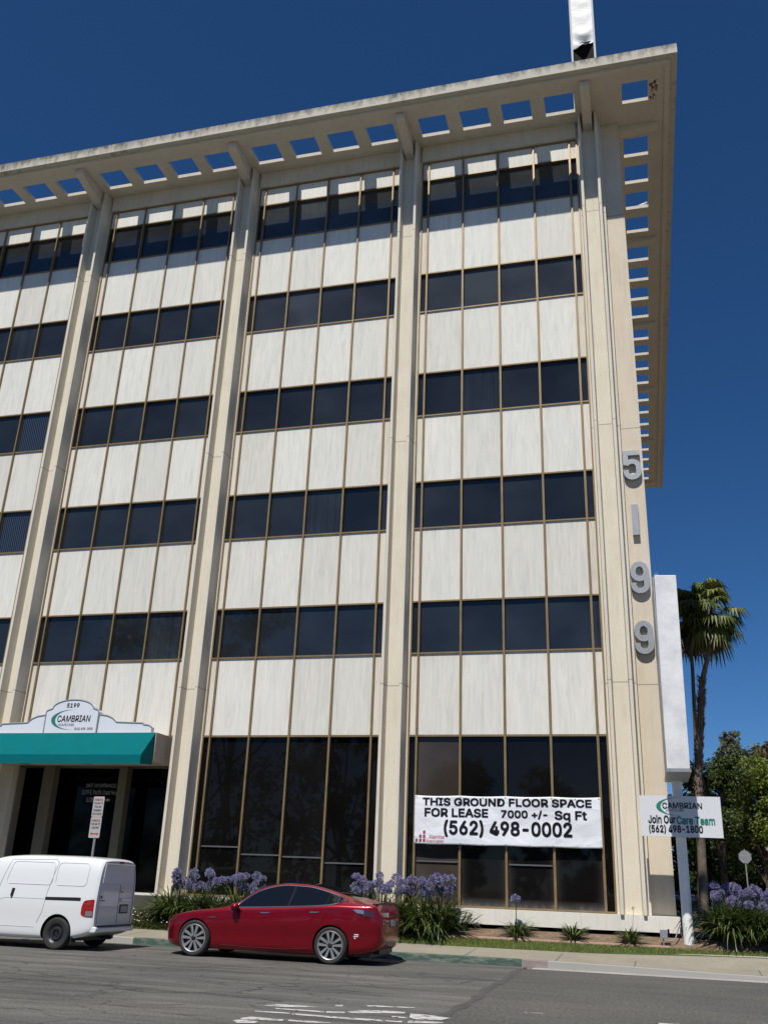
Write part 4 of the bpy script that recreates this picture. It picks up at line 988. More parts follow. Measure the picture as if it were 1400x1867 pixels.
    # mirrors
    for s in (-1, 1):
        mr = MB()
        def mf(a, b, s=s):
            th = math.pi*a; ph = 2*math.pi*b; return (1.72-L/2-.085*math.cos(th), s*(.99+.095*math.sin(th)*math.cos(ph)), .955+.07*math.sin(th)*math.sin(ph))
        mr.grid(mf, 12, 20); o = mk('mirror', mr, M['red_paint'], root, smooth=True)
        m2 = MB(); m2.grid(lambda a, b: (lambda q: (q[0], q[1]+s*.002, q[2]-.022))(mf(a, .5+.5*b)), 12, 10); m2.tube([(1.72-L/2, s*.90, .93), (1.72-L/2, s*.98, .935)], .022, 8); mk('mirror_base', m2, M['trim'], o, smooth=True)
    # lamps
    tl = side_patch(lf, L, 'tail_lamp', 4.14, 4.55, pchip([4.14, 4.25, 4.4, 4.55], [.985, .905, .865, .865]), pchip([4.14, 4.25, 4.4, 4.55], [.995, 1.0, .985, .965]), .006, M['lamp_smoke'], root, 20, 5)
    for s, t_ in zip((-1, 1), tl): side_patch(lf, L, 'lens', 4.15, 4.36, pchip([4.15, 4.25, 4.36], [.984, .93, .915]), pchip([4.15, 4.25, 4.36], [.992, .995, .982]), .010, M['lamp_clear'], t_, 10, 4, sides=(s,))
    side_patch(lf, L, 'headlight', .15, .44, pchip([.15, .3, .44], [.600, .635, .695]), pchip([.15, .3, .44], [.625, .682, .722]), .005, M['lamp_smoke'], root, 14, 4)
    # rear face: lamp bar, plate, bumper
    def rear_x(z): return 4.70-L/2
    mb = MB(); mb.box(4.66-L/2, 4.727-L/2, -.27, .27, .68, .83); nb = mk('plate_recess', mb, M['trim'], root)
    mb = MB(); mb.box(4.728-L/2, 4.736-L/2, -.155, .155, .70, .81); mk('license_plate', mb, M['plate'], root)
    mb = MB(); mb.box(4.30-L/2, 4.60-L/2, -.50, .50, .20, .33); mk('rear_valance', mb, M['trim'], root)
    mb = MB(); mb.grid(lambda a, b: (4.46+.135*a-L/2, (2*b-1)*(.70-.05*a), lf.T(4.46, (2*b-1)*.66)+.004+.014*a), 3, 20); mb.grid(lambda a, b: (4.595-L/2-.02*a, (2*b-1)*.65, lf.T(4.46, (2*b-1)*.66)+.018-.035*a), 1, 20); mk('spoiler', mb, M['red_paint'], root, smooth=True)
    for s in (-1, 1):
        mb = MB(); mb.grid(lambda a, b: (4.718-L/2-.055*a*a, s*(.34+.36*a), .865+.012*a+(.085-.01*a)*b), 8, 3); mk('tail_lamp', mb, M['lamp_smoke'], root, smooth=True)
    # little white decal
    for u, z, ww in ((4.185, .54, .06), (4.17, .505, .03), (4.215, .51, .035), (4.185, .475, .02)):
        mb = MB(); mb.grid(lambda a, b: (u+ww*a*1.4-L/2, -(lf.W(u+ww*a*1.4, z+.018*b)+.004), z+.018*b), 4, 2); mk('decal', mb, M['white'], root)
    mb = MB(); mb.box(.5-L/2, 4.5-L/2, -.72, .72, .155, .24); mk('underbody', mb, M['trim'], root)
    for x in (.841, 3.716):
        for s in (-1, 1): wheel(root, x-L/2, s*.80, .336, .336, .235, s)
    return root, L
car, LC = make_sedan()
car.scale = (1.03,)*3; car.location = (-4.185+1.03*LC/2, -4.68, 0.0)
# ---------- cargo van
def make_van():
    L = 4.73
    root = thing('cargo_van', (0, 0, 0), 'small white cargo van with blank side panels and black steel wheels', 'van')
    us = [0, .02, .05, .1, .18, .3, .45] + [.6+.12*i for i in range(32)] + [4.42, 4.5, 4.56, 4.61, 4.65, 4.68, 4.705, 4.72, 4.73]
    zb = pchip([0, .2, .6, 4.0, 4.5, 4.73], [.30, .21, .20, .20, .28, .36])
    zr = pchip([0, .05, .2, .5, .85, 1.1, 1.5, 1.9, 2.3, 3.0, 3.8, 4.3, 4.5, 4.6, 4.66, 4.70, 4.73], [.62, .74, .88, .99, 1.08, 1.22, 1.50, 1.73, 1.83, 1.865, 1.865, 1.85, 1.84, 1.832, 1.822, 1.808, 1.78])
    wm = pchip([0, .05, .2, .45, .9, 2, 4.0, 4.45, 4.6, 4.68, 4.73], [.50, .62, .76, .83, .848, .85, .85, .845, .838, .825, .80])
    def sec(u):
        b, t, w = zb(u), zr(u), wm(u); h = t-b; full = min(1, max(0, (u-.9)/1.2))
        tp = t-.02
        if full <= 0: ws = [(w-.02, b+h*.78), (w-.10, t-.05), (w*.6, t-.012), (0, t)]; ks = [(w-.01, b+h*.62)]
        else:
            ks = [(w-.012+.0*full, b+h*(.62-.10*full))]
            ws = [(w-.02-.045*full, b+h*(.78+.02*full)), (w-.10-.045*full, t-.05-.035*full), (w*.6+.03*full, t-.012-.008*full), (0, t)]
        return [(0, b), (w-.10, b), (w-.02, b+.07), (w-.005, b+h*.22), (w, b+h*.40)] + ks + ws
    lf = Loft(us, sec); lf.bulge = .3; body = mk('body', lf.mesh(L), M['white_car'], root, smooth=True)
    xr, xf = 4.73-.84, 4.73-.84-2.925
    cut_arches(body, (xf-L/2, xr-L/2), .36, .33, .55, 1.2, M['trim'])
    dark = M['seam']
    # blank panel frames, door outlines
    def rr(u0, u1, z0, z1, r=.08, n=5, sk=0.0):
        pts = []
        for (cu, cz, a0) in ((u1-r, z1-r, 0), (u0+r+sk, z1-r, 90), (u0+r, z0+r, 180), (u1-r, z0+r, 270)):
            for k in range(n+1): a = R(a0+90*k/n); pts.append((cu+r*math.cos(a), cz+r*math.sin(a)))
        return pts+[pts[0]]
    shade = simple('van_crease', (.50, .52, .55), .4)
    side_line(lf, L, 'panel_outline', rr(2.50, 3.62, 1.25, 1.70, .09, sk=.06), .008, shade, root, 0, n=4)
    side_line(lf, L, 'panel_outline', rr(3.70, 4.45, 1.25, 1.70, .09), .008, shade, root, 0, n=4)
    side_line(lf, L, 'door_seam', [(2.28, .26), (2.30, .80), (2.36, 1.25), (2.50, 1.74), (3.60, 1.76), (3.68, 1.70), (3.56, 1.15), (3.50, .72), (3.40, .50)], .005, dark, root, 0)
    side_line(lf, L, 'door_seam', [(1.05, .55), (1.10, .80), (1.25, 1.15)], .005, dark, root, 0)
    side_line(lf, L, 'body_crease', [(2.34, .86), (2.46, .95), (2.62, .975), (3.5, .975)], .010, shade, root, -.004)
    side_line(lf, L, 'body_crease', [(2.30, .42), (3.36, .42)], .010, shade, root, -.004)
    side_patch(lf, L, 'door_rail', 3.53, 4.38, lambda u: .955+.01*(u-3.53), lambda u: 1.012+.02*(u-3.53)-.05*max(0, u-4.3), .006, M['trim'], root, 20, 2)
    side_line(lf, L, 'door_handle', [(2.72, 1.16), (2.70, 1.00)], .032, M['trim'], root, .01, n=4)
    wt = pchip([1.28, 1.6, 1.9, 2.2], [1.22, 1.50, 1.66, 1.70]); side_patch(lf, L, 'window', 1.30, 2.18, lambda u: 1.17, lambda u: wt(u), .005, M['car_glass'], root, 20, 6)
    mb = MB()
    def wg(a, b):
        u = .98+a*.80; ww = (.74-.13*a)*(2*b-1); return (u-L/2, ww, lf.T(u, ww)+.006)
    mb.grid(wg, 14, 14); mk('windshield', mb, M['car_glass'], root, smooth=True)
    # tail lamps wrap the corner
    lo, hi = pchip([4.42, 4.47, 4.56, 4.70], [.72, .685, .665, .66]), pchip([4.42, 4.47, 4.56, 4.70], [.80, .955, .985, 1.0])
    tl = side_patch(lf, L, 'tail_lamp', 4.43, 4.70, lo, hi, .012, M['lamp_red'], root, 16, 8)
    for s, t_ in zip((-1, 1), tl): side_patch(lf, L, 'lens', 4.54, 4.69, lambda u: .675, lambda u: .77, .016, M['lamp_clear'], t_, 6, 4, sides=(s,))
    side_patch(lf, L, 'headlight', .22, .62, lambda u: .72+.2*(u-.22), lambda u: .82+.28*(u-.22), .006, M['lamp_clear'], root, 14, 4)
    # rear face
    X = 4.73-L/2
    def rx(z): return X+.009
    mb = MB(); mb.grid(lambda a, b: (rx(0)+.001, (2*a-1)*(.66-.055*b), 1.33+.375*b), 12, 8); rd = mk('rear_window', mb, M['van_glass'], root, smooth=True)
    mb = MB(); loop = [(-.665, 1.325), (.665, 1.325), (.612, 1.71), (-.612, 1.71), (-.665, 1.325)]
    mb.tube([(rx(z)+.004, y, z) for y, z in loop], .011, 6); mk('window_seal', mb, M['white_car'], rd)
    mb = MB(); mb.tube([(rx(z)+.001, .10, z) for z in (.52, .8, 1.1, 1.31)], .006, 5); mb.tube([(rx(0), y, z) for y, z in ((-.70, .52), (-.715, 1.0), (-.69, 1.5), (-.64, 1.745), (.64, 1.745), (.69, 1.5), (.715, 1.0), (.70, .52))], .005, 5)
    mk('door_seam', mb, dark, root); rd = root
    mb = MB(); mb.box(X+.012, X+.05, .16, .62, .96, 1.03); hd = mk('handle_bar', mb, M['white_car'], rd); bv = hd.modifiers.new('bevel', 'BEVEL'); bv.width = .015; bv.segments = 3
    mb = MB(); mb.box(X+.012, X+.022, .17, .52, .72, .90); pf = mk('plate_frame', mb, M['trim'], rd)
    mb = MB(); mb.box(X+.022, X+.027, .20, .49, .745, .875); mk('license_plate', mb, M['plate'], pf)
    mb = MB(); mb.lathe([(.062, .028), (.050, .034), (.040, .030)], (X, .20, 1.19), 'x', 24); mb.box(X+.024, X+.034, .125, .275, 1.178, 1.202); mk('emblem', mb, M['chrome'], rd)
    mb = MB(); mb.box(X-.04, X+.016, -.06, .12, 1.735, 1.772); bl = mk('brake_light', mb, M['lamp_red'], rd)
    mb = MB(); mb.box(X+.012, X+.03, -.70, -.63, 1.02, 1.08); mb.box(X+.012, X+.03, -.70, -.50, .97, .985); mk('hinge', mb, dark, rd)
    bmp = MB(); bmp.prism([(X-.30, .36), (X+.055, .36), (X+.075, .40), (X+.075, .455), (X+.03, .475), (X-.30, .475)], 'y', -.80, .80); bp = MB()
    # prism 'y' uses (x, z)
    o = mk('rear_bumper', bmp, M['white_car'], root); bv = o.modifiers.new('bevel', 'BEVEL'); bv.width = .02; bv.segments = 3
    mb = MB(); mb.box(X-.02, X+.078, -.74, .74, .477, .492); mk('bumper_step', mb, M['trim'], root)
    mb = MB(); mb.box(.4-L/2, 4.4-L/2, -.66, .66, .19, .27); mb.tube([(4.0-L/2, .2, .24), (4.62-L/2, .2, .24)], .03, 8); mb.tube([(4.1-L/2, -.5, .25), (4.1-L/2, .5, .25)], .05, 8); mk('underbody', mb, M['trim'], root)
    mb = MB(); mb.box(xr+.37-L/2, xr+.385-L/2, -.82, -.64, .16, .36); mb.box(xr+.37-L/2, xr+.385-L/2, .64, .82, .16, .36); mk('mud_flap', mb, M['rubber'], root)
    for s in (-1, 1):
        mr = MB()
        def mf(a, b, s=s):
            th = math.pi*a; ph = 2*math.pi*b; return (1.42-L/2-.075*math.cos(th), s*(.97+.10*math.sin(th)*math.cos(ph)), 1.22+.12*math.sin(th)*math.sin(ph))
        mr.grid(mf, 12, 18); mr.tube([(1.42-L/2, s*.82, 1.16), (1.42-L/2, s*.95, 1.19)], .03, 8); mk('mirror', mr, M['trim'], root, smooth=True)
    for x in (xf, xr):
        for s in (-1, 1): wheel(root, x-L/2, s*.745, .315, .315, .19, s, alloy=False)
    return root, L
van, LV = make_van()
van.location = (-5.40-LV/2, -5.28, 0.0)
#PLANTS
# ------------------------------------------------------------------ plants
def strap_leaf(mb, c, az, L, w, lift, droop, rg):
    # arching strap: base at c, heads out along az
    n = 5; x, y, z = c; d = (math.cos(az), math.sin(az)); sdv = (-d[1], d[0]); el = lift; pts = []
    r = 0.0; h = 0.0
    for i in range(n+1):
        t = i/n; ww = w*(1-t**2.2)*(.55+.9*min(t*3, .5)); pts.append((r, h, ww)); r += math.cos(el)*L/n; h += math.sin(el)*L/n; el -= droop/n*(1+.4*t)
    tw = rg.uniform(-.3, .3)
    for (r0, h0, w0), (r1, h1, w1) in zip(pts, pts[1:]):
        q = []
        for r_, h_, w_, s in ((r0, h0, w0, -1), (r0, h0, w0, 1), (r1, h1, w1, 1), (r1, h1, w1, -1)):
            q.append((x+d[0]*r_+sdv[0]*w_*s, y+d[1]*r_+sdv[1]*w_*s, z+h_+tw*w_*s))
        mb.quad(q)
def weld(o, d=1e-4):
    bm = bmesh.new(); bm.from_mesh(o.data); bmesh.ops.remove_doubles(bm, verts=bm.verts, dist=d)
    for f in bm.faces: f.smooth = True
    bm.to_mesh(o.data); bm.free()
def foliage_bm(n, L, seed, spread=.16):
    rg = random.Random(seed); mb = MB()
    for i in range(n):
        a = rg.uniform(0, 2*math.pi); rr_ = spread*math.sqrt(rg.random()); l = L*rg.uniform(.65, 1.15); lift = rg.uniform(.7, 1.52)
        strap_leaf(mb, (rr_*math.cos(a), rr_*math.sin(a), 0), a+rg.uniform(-.5, .5), l, rg.uniform(.018, .031), lift, rg.uniform(.9, 2.1), rg)
    return mb
def umbel_bm(rad, n, seed):
    rg = random.Random(seed); mb = MB()
    for i in range(n):
        zz = rg.uniform(-.55, 1); a = rg.uniform(0, 6.283); s = math.sqrt(max(0, 1-zz*zz)); d = Vector((s*math.cos(a), s*math.sin(a), zz)); l = rad*rg.uniform(.72, 1.08)
        o = d.orthogonal().normalized(); p = d.cross(o)
        tip = d*l; base = d*(l*.62)
        k = rg.uniform(0, 6.28)
        for j in range(5):
            t = k+j*2*math.pi/5; e = o*math.cos(t)+p*math.sin(t); e2 = o*math.cos(t+1.0)+p*math.sin(t+1.0)
            mb.quad([base, base+(e+e2)*.006+d*.012, tip+(e+e2)*.5*rad*.26, tip+e*rad*.10])
    return mb
fol = {}; umb = {}
def foliage(parent, kind, n, L, seed):
    k = (n, L, seed)
    if k not in fol:
        o = mk('foliage', foliage_bm(n, L, seed), M['strap'], parent, fixn=False); weld(o); fol[k] = o.data
    else:
        o = bpy.data.objects.new('foliage', fol[k]); COL.objects.link(o); o.parent = parent
    return o
def fix_local(o):   # meshes built around the plant's own base: undo the root offset
    return o
rgp = random.Random(21)
def agapanthus(x, y, label, heads, hmin, hmax, n=110, L=.62, seed=0, spread=.42, group='agapanthus clumps', sc=1.0, lean=0.0, dry=False):
    z = G(x, y)-.02
    root = thing('agapanthus_plant', (0, 0, 0), label, 'plant', group)
    foliage(root, 'f', n, L, seed % 4)
    for k in range(heads):
        a = rgp.uniform(0, 6.28); r = spread*math.sqrt(rgp.random()); h = rgp.uniform(hmin, hmax)
        tx, ty = r*math.cos(a)+lean, r*math.sin(a)*.6
        mb = MB(); mb.tube([(tx*.25, ty*.25, .05), (tx*.65, ty*.65, h*.55), (tx, ty, h)], [.008, .007, .006], 5)
        st = mk('flower_stalk', mb, M['dry_strap'] if dry else M['stem'], root, smooth=True)
        kk = (rgp.randrange(4), dry)
        if kk not in umb:
            u = mk('flower_head', umbel_bm(.115 if not dry else .07, 74 if not dry else 16, kk[0]+50), M['bloom'] if not dry else M['dry_strap'], None, fixn=False); umb[kk] = u.data; u.parent = st; fh = u
        else:
            fh = bpy.data.objects.new('flower_head', umb[kk]); COL.objects.link(fh); fh.parent = st
        fh.location = (tx, ty, h); fh.rotation_euler = (rgp.uniform(-.2, .2), rgp.uniform(-.2, .2), rgp.uniform(0, 6.28)); s = rgp.uniform(.65, 1.2); fh.scale = (s, s, s)
    root.location = (x, y, z); root.rotation_euler = (0, 0, rgp.uniform(0, 6.28) if heads != 1 else 0); root.scale = (sc,)*3
    return root
G1 = 'agapanthus between van and red car'; G2 = 'agapanthus behind the tail of the red car'; G3 = 'agapanthus beside the pylon post'
for i, (x, y, lab, hd) in enumerate([
    (-6.35, -.85, 'leafy agapanthus nearest the van, one faded bloom leaning over the low wall', 4), (-5.95, -.95, 'violet agapanthus in front of the column left of the red car', 8),
    (-5.45, -.80, 'violet agapanthus behind the nose of the red car, second from the column', 8), (-4.95, -.95, 'agapanthus with few blooms in the dip of the row behind the red hood', 3),
    (-4.45, -.80, 'tall violet agapanthus at the mullion above the windshield of the red car', 9), (-4.0, -.9, 'violet agapanthus just above the mirror of the red car, end of its row', 6)]):
    agapanthus(x, y, lab, int(hd*1.4), .80, 1.22, 230, 1.12, i, .40, G1)
for i, (x, y, lab, hd) in enumerate([
    (-1.05, -.85, 'violet agapanthus behind the rear window of the red car', 9), (-.62, -.80, 'violet agapanthus at the foot of the column behind the red car', 8),
    (-.12, -.85, 'violet agapanthus beside the tail lamp of the red car', 9), (.42, -.90, 'broad leafy violet agapanthus right of the red car, tallest of its row', 11),
    (.88, -.80, 'violet agapanthus at the right end of the row under the banner', 10)]):
    agapanthus(x, y, lab, int(hd*1.4), .86, 1.28, 250, 1.18, i+1, .40, G2)
agapanthus(1.28, -.62, 'leaning agapanthus bloom over the white plinth, right of its row', 2, .9, 1.0, 26, .4, 2, .2, G2, 1.0, .1)
agapanthus(2.73, -.72, 'small agapanthus with two thin violet blooms before the dusty glass', 2, .80, .9, 90, .62, 1, .12, 'small agapanthus along the bed', .92)
agapanthus(4.05, -.75, 'small flowerless agapanthus alone before the white plinth', 0, .5, .6, 80, .60, 2, .1, 'small agapanthus along the bed', .85)
agapanthus(5.36, -.80, 'small agapanthus with one tall dried stalk below the corner column', 1, .86, .88, 80, .58, 3, .05, 'small agapanthus along the bed', .85, .12, dry=True)
for i, (x, y, lab, hd) in enumerate([
    (7.35, -.15, 'shaded agapanthus right behind the pylon post', 6), (7.62, -.45, 'leafy agapanthus at the left front of the big clump beside the pylon', 5), (7.95, -.2, 'violet agapanthus in the middle of the big clump, below the octagonal sign', 10),
    (8.10, -.52, 'drooping agapanthus at the front of the big clump near the frame edge', 6), (8.45, -.25, 'violet agapanthus at the back right of the big clump', 11), (8.62, -.55, 'agapanthus at the right front corner of the big clump', 7), (9.1, -.3, 'violet agapanthus beyond the right edge of the big clump', 10), (7.75, .35, 'violet agapanthus at the back of the big clump behind the others', 9)]):
    agapanthus(x, y, lab, int(hd*1.1), .80, 1.18, 300, 1.15, i, .48, G3)
# flowering ground cover left of the red car
rg = random.Random(3); mb = MB(); wp = MB()
for i in range(15000):
    x = rg.uniform(-9.0, -4.2); y = rg.uniform(-1.55, -.45); z = G(x, max(y, -1.5)); h = rg.uniform(.02, .16)
    a = rg.uniform(0, 6.28); s = rg.uniform(.016, .034); e = rg.uniform(-.6, .6)
    dx, dy = math.cos(a)*s, math.sin(a)*s
    mb.quad([(x-dx, y-dy, z+h-e*s), (x+dy*.5, y-dx*.5, z+h), (x+dx, y+dy, z+h+e*s), (x-dy*.5, y+dx*.5, z+h)])
for i in range(95):
    x = rg.uniform(-9.0, -5.0); y = rg.uniform(-1.5, -.6); z = G(x, max(y, -1.5))+rg.uniform(.13, .2); s = rg.uniform(.014, .024)
    wp.quad([(x+s*math.cos(k*math.pi/3), y+s*math.sin(k*math.pi/3)*.8-.01, z+s*math.sin(k*math.pi/3)*.6) for k in range(6)])
gc = mk('ground_cover', mb, M['cover'], fixn=False); tag(gc, 'low green ground cover sprinkled with small white flowers beside the van', 'ground cover', kind='stuff')
o = mk('white_flowers', wp, M['white_petal'], gc, fixn=False); o['kind'] = 'stuff'
# bits of dry litter on the bed
rg = random.Random(8); mb = MB()
for i in range(500):
    x = rg.uniform(1.0, 9.0); y = rg.uniform(-.97, -.1); z = G(x, y); s = rg.uniform(.006, .022); a = rg.uniform(0, 6.28)
    mb.quad([(x, y, z), (x+s*math.cos(a), y+s*math.sin(a), z+s*.6), (x+s*math.cos(a+1.4), y+s*math.sin(a+1.4), z+.004)])
o = mk('leaf_litter', mb, M['dry_strap'], fixn=False); tag(o, 'dry brown leaf litter scattered over the bare flower bed', 'litter', kind='stuff')

mb = MB()
for i in range(420):
    x = rg.uniform(-12, 9.0); y = -3.24-abs(rg.gauss(0, .16)); s = rg.uniform(.006, .02); a = rg.uniform(0, 6.28)
    mb.quad([(x, y, .006), (x+s*math.cos(a), y+s*math.sin(a), .006+s*.5), (x+s*math.cos(a+1.4), y+s*math.sin(a+1.4), .007)])
o = mk('gutter_litter', mb, M['dry_strap'], fixn=False); tag(o, 'dry leaf crumbs lying in the gutter along the kerb', 'litter', kind='stuff')
# ------------------------------------------------------------------ trees
def crown_bm(blobs, leaves, size, seed, flat=.75):
    rs = np.random.RandomState(seed); mb = MB(); tot = sum(b[3]**2 for b in blobs)
    for bx_, by_, bz_, br in blobs:
        n = int(leaves*br*br/tot)
        # small leaf clusters near the skin of each bough
        nc = max(6, n//22)
        d = rs.normal(size=(nc, 3)); d /= np.linalg.norm(d, axis=1)[:, None]; rad = br*(.45+.6*rs.rand(nc)**.6)
        cc = d*rad[:, None]*np.array([1, 1, flat]) + np.array([bx_, by_, bz_])
        idx = rs.randint(0, nc, n); p = cc[idx] + rs.normal(size=(n, 3))*br*.12
        ax = rs.normal(size=(n, 3)); ax /= np.linalg.norm(ax, axis=1)[:, None]; q = np.cross(ax, rs.normal(size=(n, 3))); q /= np.linalg.norm(q, axis=1)[:, None]
        sz = size*(.6+.8*rs.rand(n))
        for i in range(n):
            a, b, c_ = p[i], ax[i]*sz[i], q[i]*sz[i]*.55
            mb.quad([tuple(a-b), tuple(a-c_), tuple(a+b), tuple(a+c_)])
    return mb
def tree(name, x, y, label, h, blobs, leaves, size, seed, mat, group=None, z0=0.0, trunk_r=.22, cat='tree'):
    t = thing(name, (x, y, z0), label, cat, group)
    rs = random.Random(seed)
    mb = MB(); lean = rs.uniform(-.2, .2); top = h*.62
    mb.tube([(x, y, z0-.2), (x+lean*.3, y, z0+top*.4), (x+lean, y, z0+top)], [trunk_r, trunk_r*.75, trunk_r*.4], 9)
    for b in blobs: mb.tube([(x+lean*.4, y, z0+top*(.35+.3*rs.random())), (x+b[0]*.55, y+b[1]*.55, z0+b[2]*.85), (x+b[0], y+b[1], z0+b[2])], [trunk_r*.45, trunk_r*.28, trunk_r*.1], 6)
    mk('trunk', mb, M['bark'], t, smooth=True)
    bm_ = crown_bm([(x+b[0], y+b[1], z0+b[2], b[3]) for b in blobs], leaves, size, seed, .8)
    mk('crown', bm_, M[mat], t, fixn=False)
    return t
def blobset(rx, ry, zlo, zhi, n, r, seed):
    rg = random.Random(seed); out = []
    for i in range(n):
        a = rg.uniform(0, 6.28); q = math.sqrt(rg.random()); t = rg.random(); z = zlo+(zhi-zlo)*t; k = math.sqrt(max(.12, 1-(2*t-.9)**2*.8))
        out.append((rx*q*k*math.cos(a), ry*q*k*math.sin(a), z, r*rg.uniform(.7, 1.2)))
    return out
tree('leafy_tree', 12.2, 33, 'broad olive green tree right of the pylon, brightest of the background trees', 8, blobset(2.7, 2.6, 2.6, 8.0, 18, 1.25, 1), 34000, .085, 1, 'leaf_olive', z0=.4)
tree('leafy_tree', 9.7, 31, 'dark green tree directly behind the pylon post', 9, blobset(1.1, 1.6, 2.2, 9.4, 13, .85, 2), 18000, .085, 2, 'leaf_dark', z0=.4)
tree('leafy_tree', 12.0, 45, 'thin grey green tree rising behind the olive tree', 11, blobset(1.0, 1.3, 7.0, 11.6, 9, .75, 3), 4200, .12, 3, 'leaf_grey', z0=.4)
tree('leafy_tree', 14.6, 43, 'tall dark tree with reddish growth at the right edge of the frame', 11, blobset(1.7, 1.8, 6.0, 11.2, 12, .9, 4), 6500, .13, 4, 'leaf_red', z0=.4)
tree('leafy_tree', 16.0, 56, 'far grey green tree filling the skyline at the right edge', 13, blobset(3.6, 3, 5.0, 12.2, 16, 1.4, 5), 9000, .17, 5, 'leaf_grey', z0=.4)
tree('leafy_tree', 14.0, 37, 'dark shaded tree behind the octagonal sign', 6, blobset(2.6, 2.2, 1.4, 5.0, 12, 1.2, 6), 11000, .14, 6, 'leaf_dark', z0=.3)
tree('leafy_tree', 10.6, 38, 'dark shaded tree low behind the pylon and the board', 6, blobset(2.2, 2.2, 1.4, 5.5, 12, 1.2, 7), 10000, .14, 7, 'leaf_dark', z0=.3)
tree('leafy_tree', 8.3, 42, 'dark tree in the gap between the building edge and the pylon post', 7, blobset(1.3, 1.6, 1.0, 7.5, 14, 1.1, 8), 9000, .13, 8, 'leaf_dark', z0=.3)
hd = crown_bm([(6.0+1.5*i, 52+1.2*math.sin(i*2.1), 1.6+.5*math.sin(i*1.7), 1.7) for i in range(14)], 14000, .17, 9, 1.0)
tag(mk('hedge', hd, M['leaf_dark'], fixn=False), 'dark hedge far behind the parked cars at the right', 'hedge')
# fan palms
def frond(mb, c, az, el, Lp, Lf, rg, droop):
    d = Vector((math.cos(az)*math.cos(el), math.sin(az)*math.cos(el), math.sin(el))); sdv = Vector((-math.sin(az), math.cos(az), 0)); tip = c + d*Lp + Vector((0, 0, -.12*Lp)); up = sdv.cross(d).normalized()*-1
    mb.quad([c-sdv*.02, c+sdv*.02, tip+sdv*.012, tip-sdv*.012])
    n = 15
    for i in range(n):
        t = (i/(n-1)*2-1)*1.75; v = (d*math.cos(t)+sdv*math.sin(t)).normalized(); l = Lf*(1-.22*abs(t)/1.75)*rg.uniform(.9, 1.05)
        mid = tip+v*l*.6+Vector((0, 0, -droop*.10*l)); end = tip+v*l+Vector((0, 0, -droop*(.35+.2*rg.random())*l)); w_ = l*.075; sv = v.cross(up).normalized()*w_
        mb.quad([tip, mid+sv, end, mid-sv])
def palm(x, y, ztop, trunk, label, seed, boots=None, crown_r=1.0):
    t = thing('fan_palm', (trunk[0][0], trunk[0][1], trunk[0][2]), label, 'palm tree', 'fan palms beyond the pylon'); rg = random.Random(seed)
    mb = MB(); mb.tube(trunk, ([.20, .17, .14, .08, .075] if boots else [.13, .10, .085, .075])[:len(trunk)], 10)
    tk = mk('trunk', mb, M['palm_bark'], t, smooth=True)
    if boots:
        mb = MB()
        for i in range(420):
            q = rg.random(); z = boots[0]+(boots[1]-boots[0])*q
            # position on the trunk at that height
            for (a, b) in zip(trunk, trunk[1:]):
                if a[2] <= z <= b[2]:
                    s = (z-a[2])/(b[2]-a[2]); cx, cy = a[0]+(b[0]-a[0])*s, a[1]+(b[1]-a[1])*s; break
            an = rg.uniform(0, 6.28); r = .14; e = Vector((math.cos(an), math.sin(an), 0)); sdv = Vector((-e.y, e.x, 0)); p0 = Vector((cx, cy, z))+e*r; ln = rg.uniform(.12, .30)
            mb.quad([p0-sdv*.045, p0+sdv*.045, p0+e*ln*.6+Vector((0, 0, ln))+sdv*.02, p0+e*ln*.6+Vector((0, 0, ln))-sdv*.02])
        mk('leaf_boots', mb, M['palm_bark'], tk, fixn=False)
    c = Vector((x, y, ztop)); mb = MB()
    for i in range(64):
        el = rg.uniform(-.95, 1.25); frond(mb, c+Vector((0, 0, .25*el)), rg.uniform(0, 6.28), el, rg.uniform(.6, 1.0)*crown_r, rg.uniform(.62, .92)*crown_r, rg, 1.7+max(0, -el))
    mk('crown', mb, M['palm_leaf'], t, fixn=False)
    mb = MB()
    for i in range(34): frond(mb, c+Vector((0, 0, -.35-.5*rg.random())), rg.uniform(0, 6.28), rg.uniform(-1.45, -.8), rg.uniform(.25, .7), rg.uniform(.45, .7), rg, .8)
    for i in range(30): 
        a = rg.uniform(0, 6.28); p = c+Vector((0, 0, .1)); e = p+Vector((math.cos(a)*rg.uniform(.3, .9), math.sin(a)*.7, rg.uniform(-.5, .35))); s = Vector((.01, 0, .01)); mb.quad([p-s, p+s, e+s, e-s])
    mk('dead_skirt', mb, M['palm_dead'], t, fixn=False)
palm(9.48, 20, 14.15, [(8.02, 20, .3), (8.28, 20, 6.5), (8.80, 20, 10.7), (9.24, 20, 12.2), (9.52, 20, 14.1)], 'leaning fan palm with a shaggy lower trunk, right of the pair', 3, (4.0, 10.9), 1.1)
palm(8.52, 21, 14.2, [(7.9, 21, .3), (8.32, 21, 7.0), (8.50, 21, 11.6), (8.52, 21, 14.1)], 'straight fan palm half hidden behind the pylon box', 5, None, 1.0)

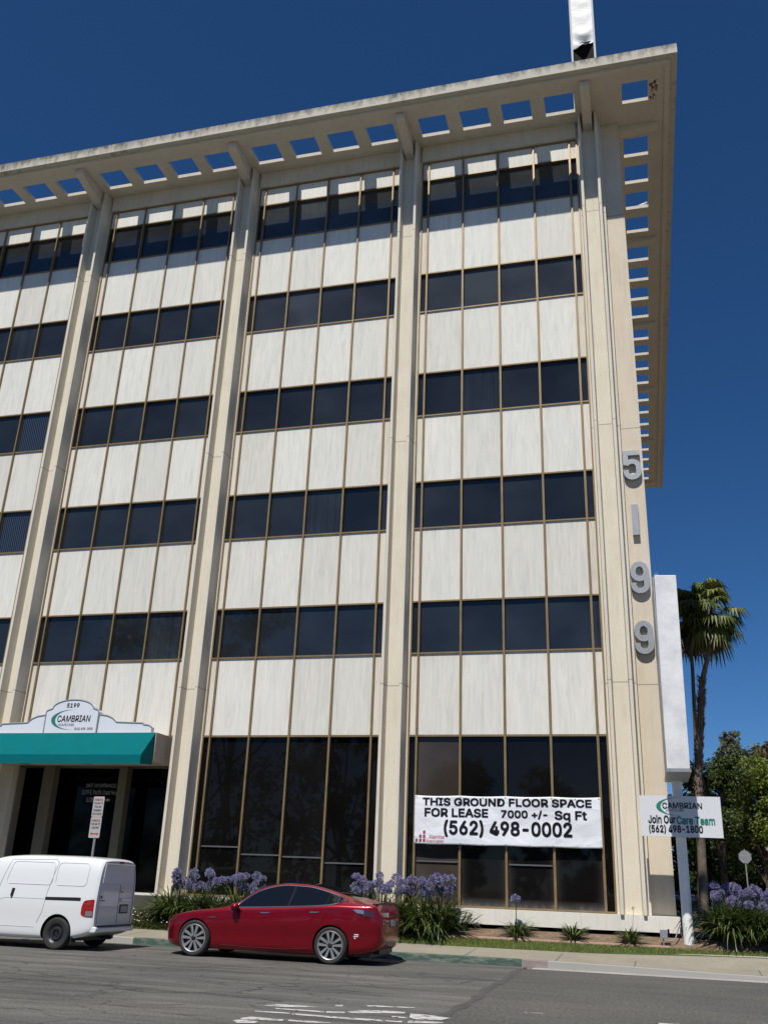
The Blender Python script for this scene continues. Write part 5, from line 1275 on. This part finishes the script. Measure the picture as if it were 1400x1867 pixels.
# ------------------------------------------------------------------ street things beyond the corner
ss = thing('octagonal_sign', (10.0, 22.0, .3), 'grey back of an octagonal road sign on a thin post before the dark trees', 'road sign')
cz = 3.27
mb = MB(); mb.prism([(10.08+.285*math.cos(R(22.5+45*k)), cz+.285*math.sin(R(22.5+45*k))) for k in range(8)], 'y', 21.97, 21.98); mk('plate', mb, M['steel'], ss)
mb = MB(); mb.box(10.055, 10.105, 21.985, 22.02, .1, 3.6); mk('post', mb, M['steel'], ss)
ds = thing('diamond_sign', (11.36, 22.0, .3), 'grey back of a diamond road sign at the right edge of the frame', 'road sign')
mb = MB(); mb.prism([(11.36-.38, 3.62), (11.36, 3.24), (11.36+.38, 3.62), (11.36, 4.0)], 'y', 21.97, 21.98); mk('plate', mb, M['steel'], ds)
mb = MB(); mb.box(11.335, 11.385, 21.985, 22.02, .1, 4.0); mk('post', mb, M['steel'], ds)
def far_car(loc, rz, paint, label):
    c = copy_tree(car); c.location = loc; c.rotation_euler = (0, 0, rz); c.scale = (1, 1, 1); c['label'] = label; c['group'] = 'cars parked beyond the corner'
    for ch in kids(c):
        if ch.name.split('.')[0] in ('body', 'mirror', 'spoiler'):
            ch.data = ch.data.copy(); ch.data.materials[0] = M[paint]
    return c
far_car((12.6, 37.0, .62), R(8), 'silver_car', 'silver car parked far behind the agapanthus under the trees, right of the octagonal sign')
far_car((9.2, 38.5, .62), R(186), 'dark_car', 'dark car parked far behind the agapanthus, nearest the pylon post')
far_car((15.6, 42.0, .62), R(5), 'white_car', 'white car parked far behind the agapanthus at the right edge')
# trees on the near side of the street, mirrored in the ground floor glass; two enlarged to darken left reflections
for i, (x, y, h, rx, lab) in enumerate([(-1.5, -58, 11, 3.6, 'round dark street tree across the road, mirrored below the middle of the banner bay'), (5.5, -56, 10.5, 3.4, 'round dark street tree across the road, mirrored at the right of the banner bay'), (-10, -57, 13, 4.5, 'tall dark street tree across the road, mirrored in the middle ground floor bay'), (-19, -55, 16, 5.5, 'tallest street tree across the road, mirrored left of the middle bay'), (-30, -56, 27, 8.5, 'huge unseen street tree across the road, enlarged to darken the left window reflections'), (-46, -60, 30, 10.5, 'huge unseen street tree across the road, enlarged to darken the far left windows'), (12, -57, 9.5, 4, 'low dark street tree across the road, mirrored by the corner column')]):
    tree('street_tree', x, y, lab, h, blobset(rx, rx*.7, 1.2, h-1.2, 14, rx*.42, 40+i), 7000, .26, 60+i, 'leaf_dark', 'street trees across the road', trunk_r=.3)
